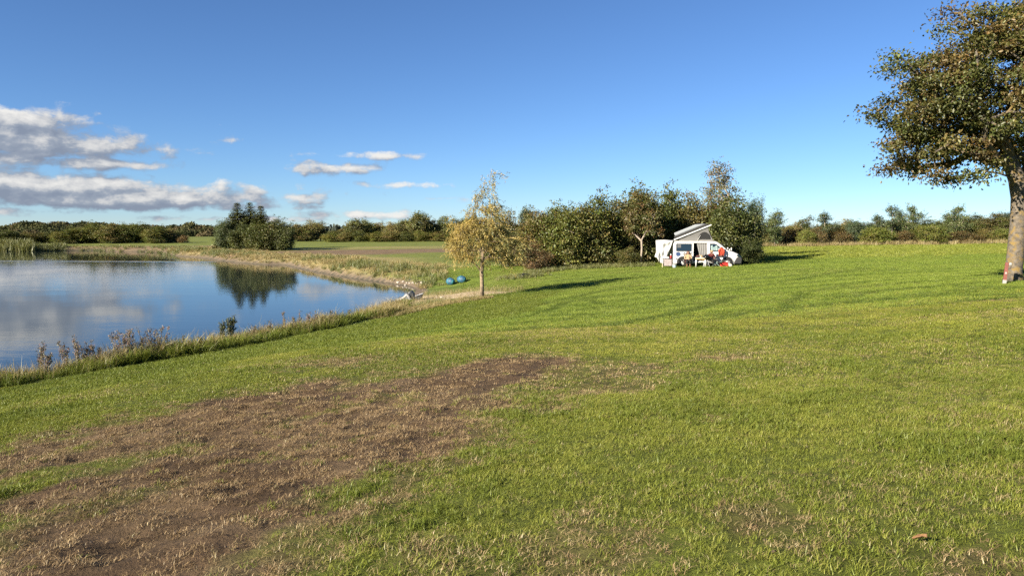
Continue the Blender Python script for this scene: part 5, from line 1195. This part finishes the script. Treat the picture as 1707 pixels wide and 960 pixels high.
# ------------------------------------------------------------------ tall weeds on the near bank
WEED = foliage('weed_leaf', 0.2, 0.03)
def bank_pt(u, sdv):
    y = np.arange(6, 60, 0.1); x = (u - U0) / F * y; i = int(np.argmax(pond_sd(x, y) < sdv)); return np.array([x[i], y[i], hz(x[i], y[i])])
def weed(u, vb, hpx, label, cols, seed, stems=3, spread=0.5, leafy=1.0, bark_m=None):
    rng = np.random.default_rng(seed); p = bank_pt(u, 0.7 + 0.8 * rng.random()); H = max(0.3, at(u, vb - hpx, p[1])[2] - p[2])
    e = empty('weed_plant', p, 0); mb = MB(); pos, tip, cc = [], [], []
    for k in range(stems):
        a = rng.uniform(0, 6.28); l = rng.uniform(0.0, spread) * H * 0.35; h = H * rng.uniform(0.72, 1.0)
        b0 = np.array([rng.normal(0, 0.05), rng.normal(0, 0.05), -0.05]); tp = np.array([l * math.cos(a), l * math.sin(a), h]); mid = (b0 + tp) / 2 + np.array([0, 0, 0.05 * H])
        mb.tube([b0, mid, tp], [0.010, 0.008, 0.004], 5)
        for br in range(6):
            t = rng.uniform(0.45, 1); q_ = b0 + (tp - b0) * t; d = unit(np.array([rng.normal(), rng.normal(), 1.1])) * H * rng.uniform(0.06, 0.16)
            mb.tube([q_, q_ + d], [0.005, 0.003], 4)
            n = int(15 * leafy); f_ = rng.random((n, 1)); pos.append(q_ + d * f_ + rng.normal(0, 0.022, (n, 3))); tip.append(rng.normal(size=(n, 3)) + np.array([0, 0, 0.3])); cc.append(pick_colors(rng, n, cols, 0.25))
        n = int(26 * leafy); f_ = rng.random((n, 1)) * 0.85 + 0.15; pos.append(b0 + (tp - b0) * f_ + rng.normal(0, 0.025, (n, 3))); tip.append(rng.normal(size=(n, 3)) + np.array([0, 0, -0.2])); cc.append(pick_colors(rng, n, cols, 0.25))
    pos, tip, cc = map(np.concatenate, (pos, tip, cc)); n = len(pos); ln = rng.uniform(0.03, 0.065, n)
    mb.build('stem', bark_m or BARK_GREY, e); link('leaves', leaf_mesh('leaves', pos, tip, rng.normal(size=(n, 3)), ln, ln * 0.42, np.clip(cc, 0.01, 0.5), WEED), e); tag(e, label, 'weed', 'tall weeds along the near bank')
WC = [(0.19, 0.140, 0.115), (0.24, 0.180, 0.140), (0.15, 0.145, 0.080), (0.25, 0.140, 0.115), (0.18, 0.165, 0.11)]
GC = [(0.085, 0.105, 0.040), (0.110, 0.120, 0.050), (0.070, 0.085, 0.035)]
W_ = [(60, 612, 44), (72, 610, 30), (100, 612, 46), (122, 608, 48), (138, 606, 38), (152, 602, 34), (188, 598, 48), (202, 596, 46), (213, 596, 48), (228, 594, 46), (246, 590, 44), (266, 587, 46)]
for i, (u, vb, h) in enumerate(W_):
    weed(u, vb, h, f'{ORD[i]} reddish brown withered weed from the left on the near bank', WC, 200 + i, 4, 0.8, 1.0)
weed(369, 570, 40, 'smaller, left stem clump of the green leafy shrub on the near bank', GC, 231, 4, 0.4, 1.6)
weed(382, 571, 50, 'green leafy upright shrub on the near bank, right of the withered weeds', GC, 232, 7, 0.55, 2.2)
for i, (u, vb, h) in enumerate([(300, 582, 24), (330, 578, 18), (420, 562, 20), (445, 558, 24), (471, 552, 32), (488, 551, 26), (498, 549, 30), (512, 547, 28), (524, 546, 30), (552, 540, 26), (580, 534, 22)]):
    weed(u, vb, h, (f'{ORD[i]} of two short withered weeds left of the green leafy shrub' if i < 2 else f'{ORD[i - 2]} thin withered weed from the left beyond the green leafy shrub'), WC + GC[:1], 240 + i, 2, 0.5, 0.9)

# ------------------------------------------------------------------ grass: tufts scattered by the ten thousand
LAWN_RAMP = [(0.08, (0.086, 0.116, 0.016)), (0.4, (0.146, 0.176, 0.025)), (0.68, (0.214, 0.228, 0.040)), (0.97, (0.295, 0.275, 0.074))]
G_GREEN = foliage('blade_lawn', 0.25, 0.02, False, LAWN_RAMP); G_MID = foliage('blade_mid', 0.25, 0.02, False, [(p, (c[0] * 0.96, c[1] * 1.10, c[2] * 1.05)) for p, c in LAWN_RAMP]); G_DARK = foliage('blade_lane', 0.25, 0.02, False, [(p, (c[0] * 0.46, c[1] * 0.58, c[2] * 0.55)) for p, c in LAWN_RAMP]); G_LIGHT = foliage('blade_light', 0.25, 0.02, False, [(p, (c[0] * 1.22, c[1] * 1.14, c[2] * 1.15)) for p, c in LAWN_RAMP])
G_LUSH = foliage('blade_lush', 0.25, 0.02, False, [(0.05, (0.068, 0.098, 0.013)), (0.5, (0.120, 0.150, 0.022)), (0.95, (0.195, 0.205, 0.040))])
G_DRY = foliage('blade_dry', 0.2, 0.04, False, [(0.05, (0.12, 0.092, 0.038)), (0.4, (0.21, 0.165, 0.072)), (0.7, (0.30, 0.24, 0.110)), (0.95, (0.40, 0.32, 0.165))])
G_LITTER = foliage('blade_litter', 0.1, 0.03, False, [(0.05, (0.095, 0.060, 0.032)), (0.4, (0.205, 0.138, 0.070)), (0.75, (0.36, 0.26, 0.140)), (0.95, (0.52, 0.40, 0.23))])
G_TALL = foliage('blade_tall', 0.22, 0.04, False, [(0.05, (0.085, 0.090, 0.026)), (0.32, (0.15, 0.140, 0.045)), (0.58, (0.28, 0.22, 0.095)), (0.92, (0.42, 0.32, 0.16))])
G_REED = foliage('blade_reed', 0.2, 0.04, False, [(0.05, (0.075, 0.090, 0.026)), (0.5, (0.125, 0.135, 0.038)), (0.95, (0.21, 0.18, 0.065))])
hidden = bpy.data.collections.new('tuft_sources')
def tuft(name, n, rad, h, wd, lean, mat, seed, flat=0.0, curl=0.5):
    rng = np.random.default_rng(seed); vv, q4, t3 = [], [], []
    for i in range(n):
        a = rng.uniform(0, 6.28); r = rad * math.sqrt(rng.random()); b0 = np.array([r * math.cos(a), r * math.sin(a), -0.006]); hh = h * rng.uniform(0.5, 1.15)
        d = rng.uniform(0, 6.28); le = lean * rng.uniform(0.2, 1.3); dirv = np.array([math.cos(d), math.sin(d), 0]); perp = np.array([-dirv[1], dirv[0], 0])
        ph = rng.uniform(0, 3.14); perp = perp * math.cos(ph) + dirv * math.sin(ph) * 0.6
        up = np.array([0, 0, 1.0]) * (1 - flat); mid = b0 + (up * 0.55 + dirv * le * 0.35) * hh + np.array([0, 0, flat * 0.012 * rng.random()]); tp = b0 + (up * (1 - curl * le * 0.5) + dirv * le) * hh + np.array([0, 0, flat * 0.02 * rng.random()])
        w_ = wd * rng.uniform(0.6, 1.2); k = len(vv); vv += [b0 - perp * w_ / 2, b0 + perp * w_ / 2, mid + perp * w_ * 0.42, mid - perp * w_ * 0.42, tp]
        q4.append((k, k + 1, k + 2, k + 3)); t3.append((k + 3, k + 2, k + 4))
    me = fast_mesh(name, np.array(vv), [np.array(q4), np.array(t3)], mat); o = bpy.data.objects.new(name, me); return o
def tuft_set(name, k, *args):
    c = bpy.data.collections.new(name)
    for i in range(k): c.objects.link(tuft(name, *args[:6], 300 + i * 7, *args[6:]))
    return c
def scatter(name, pts, coll, scale, label, cat, seed=1, tiltv=0.15):
    rng = np.random.default_rng(seed); n = len(pts); me = bpy.data.meshes.new(name); me.vertices.add(n); me.vertices.foreach_set('co', np.asarray(pts, np.float32).ravel())
    rot = np.c_[rng.normal(0, tiltv, n), rng.normal(0, tiltv, n), rng.uniform(0, 6.283, n)].astype(np.float32)
    at1 = me.attributes.new('rot', 'FLOAT_VECTOR', 'POINT'); at1.data.foreach_set('vector', rot.ravel())
    at2 = me.attributes.new('scl', 'FLOAT', 'POINT'); at2.data.foreach_set('value', np.broadcast_to(np.asarray(scale, np.float32), (n,)).copy())
    o = link(name, me); ng = bpy.data.node_groups.new(name, 'GeometryNodeTree'); ng.interface.new_socket('Geometry', in_out='INPUT', socket_type='NodeSocketGeometry'); ng.interface.new_socket('Geometry', in_out='OUTPUT', socket_type='NodeSocketGeometry')
    N = ng.nodes; gi, go, ci, ip = N.new('NodeGroupInput'), N.new('NodeGroupOutput'), N.new('GeometryNodeCollectionInfo'), N.new('GeometryNodeInstanceOnPoints')
    ci.inputs['Collection'].default_value = coll; ci.inputs['Separate Children'].default_value = True; ci.inputs['Reset Children'].default_value = True
    ip.inputs['Pick Instance'].default_value = True
    na, nb = N.new('GeometryNodeInputNamedAttribute'), N.new('GeometryNodeInputNamedAttribute'); na.data_type = 'FLOAT_VECTOR'; na.inputs[0].default_value = 'rot'; nb.data_type = 'FLOAT'; nb.inputs[0].default_value = 'scl'
    rv = N.new('FunctionNodeRandomValue'); rv.data_type = 'INT'
    mn = [i for i in rv.inputs if i.name == 'Min' and i.type == 'INT'][0]; mx = [i for i in rv.inputs if i.name == 'Max' and i.type == 'INT'][0]; mn.default_value = 0; mx.default_value = 50
    L = ng.links; L.new(gi.outputs[0], ip.inputs['Points']); L.new(ci.outputs[0], ip.inputs['Instance']); L.new(na.outputs[0], ip.inputs['Rotation']); L.new(nb.outputs[0], ip.inputs['Scale'])
    L.new([i for i in rv.outputs if i.type == 'INT'][0], ip.inputs['Instance Index']); L.new(ip.outputs[0], go.inputs[0])
    md = o.modifiers.new('scatter', 'NODES'); md.node_group = ng; tag(o, label, cat, kind='stuff'); return o
srng = np.random.default_rng(99)
def strip(y0, y1, dens, pad=3.6):
    """random ground points inside the field of view between two depths"""
    k = 0.94; n = int(dens * (k * (y1 * y1 - y0 * y0) + 2 * pad * (y1 - y0))); y = np.sqrt(srng.uniform(y0 * y0, y1 * y1, n)); x = srng.uniform(-1, 1, n) * (k * y + pad); return x, y
def ground_pts(x, y, sd=None):
    z = height(x, y, sd); nm = (y > 2) & (y < 20) & (np.abs(x) < 14)
    if nm.any(): z[nm] += clod_relief(x[nm], y[nm])
    return np.c_[x, y, z]
T1 = tuft_set('lawn_tuft', 7, 26, 0.052, 0.034, 0.0032, 1.3, G_GREEN); T2 = tuft_set('lawn_tuft_mid', 6, 34, 0.095, 0.032, 0.0048, 1.3, G_GREEN); T3 = tuft_set('lawn_tuft_far', 6, 46, 0.20, 0.040, 0.0085, 1.2, G_MID); T4 = tuft_set('lawn_tuft_farther', 5, 60, 0.42, 0.042, 0.016, 1.2, G_MID); C1 = tuft_set('clump_tuft', 5, 30, 0.055, 0.052, 0.0042, 1.2, G_LUSH); C2 = tuft_set('clump_tuft_mid', 5, 34, 0.09, 0.046, 0.0055, 1.2, G_LUSH)
T3D = tuft_set('lane_tuft_far', 5, 46, 0.20, 0.036, 0.0085, 1.2, G_DARK); T4D = tuft_set('lane_tuft_farther', 5, 60, 0.42, 0.040, 0.016, 1.2, G_DARK); T2L = tuft_set('brow_tuft', 5, 34, 0.095, 0.030, 0.0048, 1.3, G_LIGHT); T3L = tuft_set('brow_tuft_far', 5, 46, 0.20, 0.036, 0.0085, 1.2, G_LIGHT)
D1 = tuft_set('dry_tuft', 5, 12, 0.05, 0.045, 0.0036, 1.2, G_DRY, 0.3); D2 = tuft_set('dry_tuft_mid', 4, 16, 0.09, 0.045, 0.007, 1.1, G_DRY, 0.25)
LT = tuft_set('litter', 8, 16, 0.055, 0.048, 0.0038, 1.15, G_LITTER, 0.5); LT2 = tuft_set('litter_mid', 6, 20, 0.09, 0.045, 0.0062, 1.15, G_LITTER, 0.5)
U3 = tuft_set('lush_tuft', 4, 24, 0.14, 0.065, 0.011, 0.9, G_LUSH)
out_g, out_d, out_l = [], [], []
for (y0, y1, dens, Tg, Td, Tl, sc) in [(2.3, 9.0, 520, T1, D1, LT, 1.0), (9.0, 19.0, 190, T2, D2, LT2, 1.0)]:
    x, y = strip(y0, y1, dens); dm = dirt_mask(x, y); r = srng.random(len(x)); pn = fbm(x, y, 0.45, 3, 13)
    sd_ = pond_sd(x, y)
    green = r > dm * 0.97 ; lit = (~green)
    dryp = green & (srng.random(len(x)) < 0.05 + 0.30 * sstep(0.45, 0.75, pn) + 0.5 * sstep(0.05, 0.4, dm))
    green &= ~dryp
    bare = 0.02 + fbm(x * MOW[0] + y * MOW[1], (x * MOWN[0] + y * MOWN[1]) * 2.5, 1.3, 3, 47); litk = lit & (srng.random(len(x)) < 1.0 - 0.75 * sstep(0.54, 0.68, bare))
    gpt = ground_pts(x, y, sd_)
    hs = 0.55 + 1.0 * fbm(x, y, 1.1, 3, 19)
    clump = green & (srng.random(len(x)) < 0.55 * sstep(0.56, 0.70, fbm(x, y, 0.9, 3, 63))); green &= ~clump
    scatter('clump_grass', gpt[clump], C1 if y0 < 5 else C2, (hs * srng.uniform(0.8, 1.3, len(x)))[clump], 'darker lush clumps in the foreground lawn', 'grass', 24)
    brow = green & (srng.random(len(x)) < sstep(9.5, 14.5, y + 0.30 * x) * 0.75) & (y > 9)
    green &= ~brow
    if brow.any(): scatter('brow_grass', gpt[brow], T2L, (hs * srng.uniform(0.75, 1.2, len(x)))[brow], 'paler yellowish mown grass along the brow of the slope', 'grass', 22)
    scatter('lawn_grass', gpt[green], Tg, (hs * srng.uniform(0.75, 1.2, len(x)))[green], 'short mown green grass of the foreground lawn', 'grass', 1)
    scatter('dry_grass', gpt[dryp], Td, (hs * srng.uniform(0.7, 1.1, len(x)))[dryp], 'yellowed dry blades among the foreground grass', 'grass', 2)
    scatter('grass_litter', gpt[litk], Tl, (srng.uniform(0.6, 1.15, len(x)))[litk], 'dead straw litter on the bare worn earth', 'litter', 3, 0.1)
CL = bpy.data.collections.new('clods'); plain('clod', (0.085, 0.058, 0.034), 0.95, var=0.35, scale=30)
for k in range(4): CL.objects.link(bpy.data.objects.new('clod', blob('clod', 0.022, MATS['clod'], 70 + k, (1.2, 1.0, 0.7), 0.28, 1)))
x, y = strip(2.4, 17, 60); dm = dirt_mask(x, y); ok = srng.random(len(x)) < dm * (0.25 + 0.75 * sstep(0.45, 0.6, fbm(x, y, 1.2, 3, 88)))
scatter('soil_clods', ground_pts(x, y)[ok], CL, srng.uniform(0.15, 0.75, ok.sum()) ** 1.4, 'small dark clods of earth on the worn patch', 'soil', 21, 0.5)
x, y = strip(19, 40, 70); sd_ = pond_sd(x, y); lush = (sd_ < 9.5 + 2 * (fbm(x, y, 0.3, 3, 4) - 0.5)); ok = sd_ > 2.6; sandy = seg_dist(x, y, SAND_LINE) < 2.2; gp = ground_pts(x, y, sd_)
lane = srng.random(len(x)) < dark_lane(x, y); pale = ~lane & (srng.random(len(x)) < 0.45 * sstep(26, 19, y))
for sel, Tt, lb, nm in ((ok & ~lush & ~sandy & ~lane & ~pale, T3, 'mown grass of the lawn below the brow', 'lawn_grass'), (ok & ~lush & ~sandy & lane, T3D, 'darker mower lanes and wheel tracks below the brow', 'lane_grass'), (ok & ~lush & ~sandy & pale, T3L, 'paler mown grass just below the brow', 'brow_grass')):
    scatter(nm, gp[sel], Tt, srng.uniform(0.7, 1.2, sel.sum()), lb, 'grass', 4)
scatter('lush_grass', gp[ok & lush & ~sandy], U3, srng.uniform(0.7, 1.25, (ok & lush & ~sandy).sum()), 'lush green grass on the slope above the near bank', 'grass', 5)
x, y = strip(9, 19, 150); sd_ = pond_sd(x, y); ok = (sd_ < 9.0) & (sd_ > 2.6); scatter('lush_grass', ground_pts(x, y, sd_)[ok], U3, srng.uniform(0.6, 1.1, ok.sum()), 'lush green grass strip at the left, above the near bank', 'grass', 6)
x, y = strip(40, 70, 20); sd_ = pond_sd(x, y); ok = (sd_ > 3.5) & (seg_dist(x, y, SAND_LINE) > 2.5); lane = srng.random(len(x)) < dark_lane(x, y); gp = ground_pts(x, y, sd_)
scatter('lawn_grass', gp[ok & ~lane], T4, srng.uniform(0.6, 1.15, (ok & ~lane).sum()), 'mown grass of the far lawn towards the van', 'grass', 7); scatter('lane_grass', gp[ok & lane], T4D, srng.uniform(0.6, 1.15, (ok & lane).sum()), 'darker mower lanes on the far lawn towards the van', 'grass', 23)
# rough pasture
RP = tuft_set('pasture_tuft', 4, 26, 0.45, 0.16, 0.035, 0.8, G_GREEN)
x, y = strip(66, 112, 5.0); ok = (x > 14) & (pond_sd(x, y) > 10); scatter('pasture_grass', ground_pts(x, y)[ok], RP, srng.uniform(0.5, 1.2, ok.sum()), 'rougher unmown grass of the pasture before the right hedge', 'grass', 8)
SP = tuft_set('straw_tuft', 4, 30, 0.5, 0.8, 0.045, 0.55, G_DRY)
x, y = strip(110, 117, 4.0); ok = (x > 34); scatter('straw_grass', ground_pts(x, y)[ok], SP, srng.uniform(0.5, 1.1, ok.sum()), 'tall straw-coloured grass along the foot of the pasture hedge', 'grass', 9)
# near bank: tall tussocks
BG = tuft_set('bank_green', 5, 50, 0.17, 0.42, 0.011, 1.0, G_LUSH, 0.0, 0.8); BT = tuft_set('bank_tuft', 5, 46, 0.16, 0.50, 0.011, 0.9, G_TALL, 0.0, 0.7); BS = tuft_set('bank_stalk', 4, 9, 0.22, 0.85, 0.010, 0.35, G_DRY)
def shore(n, a, b, umin, umax, width):
    """points near the shoreline between two bearings, on land"""
    pts = []
    seg = [(POND[i], POND[i + 1]) for i in range(len(POND) - 1)]
    seg = [s for s in seg if a <= s[0][1] <= b or a <= s[1][1] <= b]
    return seg
x = srng.uniform(-32, 0, 60000); y = srng.uniform(4, 58, 60000); sd_ = pond_sd(x, y); u_ = x / np.maximum(y, 1) * F + U0
bd = np.hypot(x - BEACH[0], y - BEACH[1])
wv = 2.25 + 2.0 * (fbm(x, y, 0.45, 3, 51) - 0.5) - 0.9 * sstep(16, 6, bd)
ok = (sd_ > 0.25) & (sd_ < wv) & (u_ < 690) & (bd > 3.6) & (srng.random(len(x)) < 0.75)
gp = ground_pts(x, y, sd_); scl = (0.30 + 1.6 * fbm(x, y, 0.8, 3, 52)) * (0.35 + 0.65 * sstep(4, 16, bd))
gr = ok & (srng.random(len(x)) < sstep(0.55, 0.95, sd_ / wv + 0.9 * (fbm(x, y, 0.5, 2, 53) - 0.5)))
scatter('bank_green_grass', gp[gr], BG, (scl * srng.uniform(0.7, 1.15, len(x)))[gr], 'dark green overhanging tussocks on the lawn side of the near bank', 'grass', 20, 0.3)
scatter('bank_grass', gp[ok & ~gr], BT, (scl * srng.uniform(0.7, 1.15, len(x)))[ok & ~gr], 'tall tussocky grass along the near pond bank', 'grass', 10, 0.22)
ok2 = ok & (srng.random(len(x)) < 0.28) & (bd > 7); scatter('bank_stalks', gp[ok2], BS, srng.uniform(0.5, 1.0, ok2.sum()), 'pale dry grass stalks along the near pond bank', 'grass', 11)
# grass edge that runs from the beach up to the willow
edge = [G(u, v)[:2] for u, v in [(640, 528), (690, 516), (740, 507), (790, 499)]]
x = srng.uniform(-14, 2, 26000); y = srng.uniform(32, 48, 26000); d_ = seg_dist(x, y, edge); ok = (d_ < 1.1) & (srng.random(len(x)) < 0.55)
scatter('edge_grass', ground_pts(x, y)[ok], BT, srng.uniform(0.2, 0.55, ok.sum()), 'fringe of longer grass between the beach sand and the lawn', 'grass', 12)
x = srng.uniform(-14, 2, 9000); y = srng.uniform(36, 52, 9000); d_ = seg_dist(x, y, SAND_LINE); ok = (d_ < 3.2) & (pond_sd(x, y) > 0.8) & (srng.random(len(x)) < 0.24 + 0.5 * sstep(1.2, 3.0, d_))
scatter('sand_grass', ground_pts(x, y)[ok], BS, srng.uniform(0.25, 0.6, ok.sum()), 'sparse straw tufts growing on the beach sand', 'grass', 13)
# far side of the pond: straw and green rough
FT = tuft_set('meadow_tuft', 5, 40, 0.5, 0.75, 0.035, 0.7, G_TALL); FG = tuft_set('reed_tuft', 4, 40, 0.5, 1.15, 0.045, 0.35, G_REED)
x = srng.uniform(-95, 0, 90000); y = srng.uniform(56, 150, 90000); sd_ = pond_sd(x, y); u_ = x / y * F + U0; pn = fbm(x, y, 0.12, 3, 55)
ok = (sd_ > 0.3) & (sd_ < 9 + 8 * (pn - 0.5)) & (u_ > 280) & (u_ < 745) & (srng.random(len(x)) < 0.32); gp = ground_pts(x, y, sd_); cl_ = sstep(0.5, 0.62, fbm(x, y, 0.2, 3, 57)) * (sd_ < 6)
a_ = ok & (srng.random(len(x)) > cl_); b_ = ok & ~a_
scatter('meadow_grass', gp[a_], FT, srng.uniform(0.25, 0.75, a_.sum()), 'straw-coloured rough grass on the far bank of the inlet', 'grass', 14)
scatter('green_rushes', gp[b_], FG, srng.uniform(0.25, 0.65, b_.sum()), 'green rushes on the far bank of the inlet', 'rushes', 15)
x = srng.uniform(-190, -40, 60000); y = srng.uniform(130, 190, 60000); sd_ = pond_sd(x, y); u_ = x / y * F + U0
ok = (sd_ > -1.0) & (sd_ < 5) & (u_ < 330) & (srng.random(len(x)) < 0.5 * (0.35 + 0.65 * (u_ < 110)))
gp = np.c_[x, y, np.maximum(height(x, y, sd_), 0)]; scatter('reed_bed', gp[ok], FG, (srng.uniform(0.7, 1.1, len(x)) * np.where(u_ < 55, 1.9, np.where(u_ < 110, 1.0, 0.5)))[ok], 'reed bed fringing the far left shore of the pond', 'reeds', 16)
# long grass round the fire pit and at the hedge foot
fp = G(873, 462.5); x = fp[0] + srng.normal(0, 0.8, 260); y = fp[1] + srng.normal(0, 0.7, 260); ok = np.hypot(x - fp[0], y - fp[1]) > 0.45
scatter('pit_grass', ground_pts(x, y)[ok], FG, srng.uniform(0.15, 0.33, ok.sum()), 'ring of longer grass round the fire pit', 'grass', 17)
x = srng.uniform(1, 24, 5200); y = srng.uniform(54, 66, 5200); uu = x / y * F + U0; ok = (np.abs(y - (57.5 + 2.5 * sstep(880, 960, uu))) < 1.3) & (uu > 860) & (uu < 1090); scatter('hedge_foot_grass', ground_pts(x, y)[ok], FG, srng.uniform(0.15, 0.40, ok.sum()), 'long grass at the foot of the hedge left of the van', 'grass', 18)

# fallen leaf on the lawn
p = G(1533, 909); plain('dead_leaf', (0.20, 0.105, 0.045), 0.7, var=0.25, scale=40)
vv, ff = [], []; nL = 9
for i in range(nL):
    t = i / (nL - 1); w_ = 0.028 * math.sin(math.pi * t ** 0.8) * (1 + 0.25 * math.sin(t * 17)) + 0.001
    vv += [(-0.045 + 0.09 * t, -w_ * 0.7, 0.030 * math.sin(3 * t) + 0.012), (-0.045 + 0.09 * t, 0, 0.004 + 0.02 * t), (-0.045 + 0.09 * t, w_ * 0.7, 0.016 + 0.03 * t)]
for i in range(nL - 1): ff += [(3 * i, 3 * i + 1, 3 * i + 4, 3 * i + 3), (3 * i + 1, 3 * i + 2, 3 * i + 5, 3 * i + 4)]
mb = MB(); mb.add(vv, ff); o = mb.build('fallen_leaf', M['dead_leaf'], None, True, loc=(p[0], p[1], p[2] + 0.030), rot=(R(10), R(-8), R(-22))); o.scale = (0.75,) * 3; so = o.modifiers.new('t', 'SOLIDIFY'); so.thickness = 0.0015
tag(o, 'single orange-brown fallen leaf on the grass at the lower right', 'leaf')
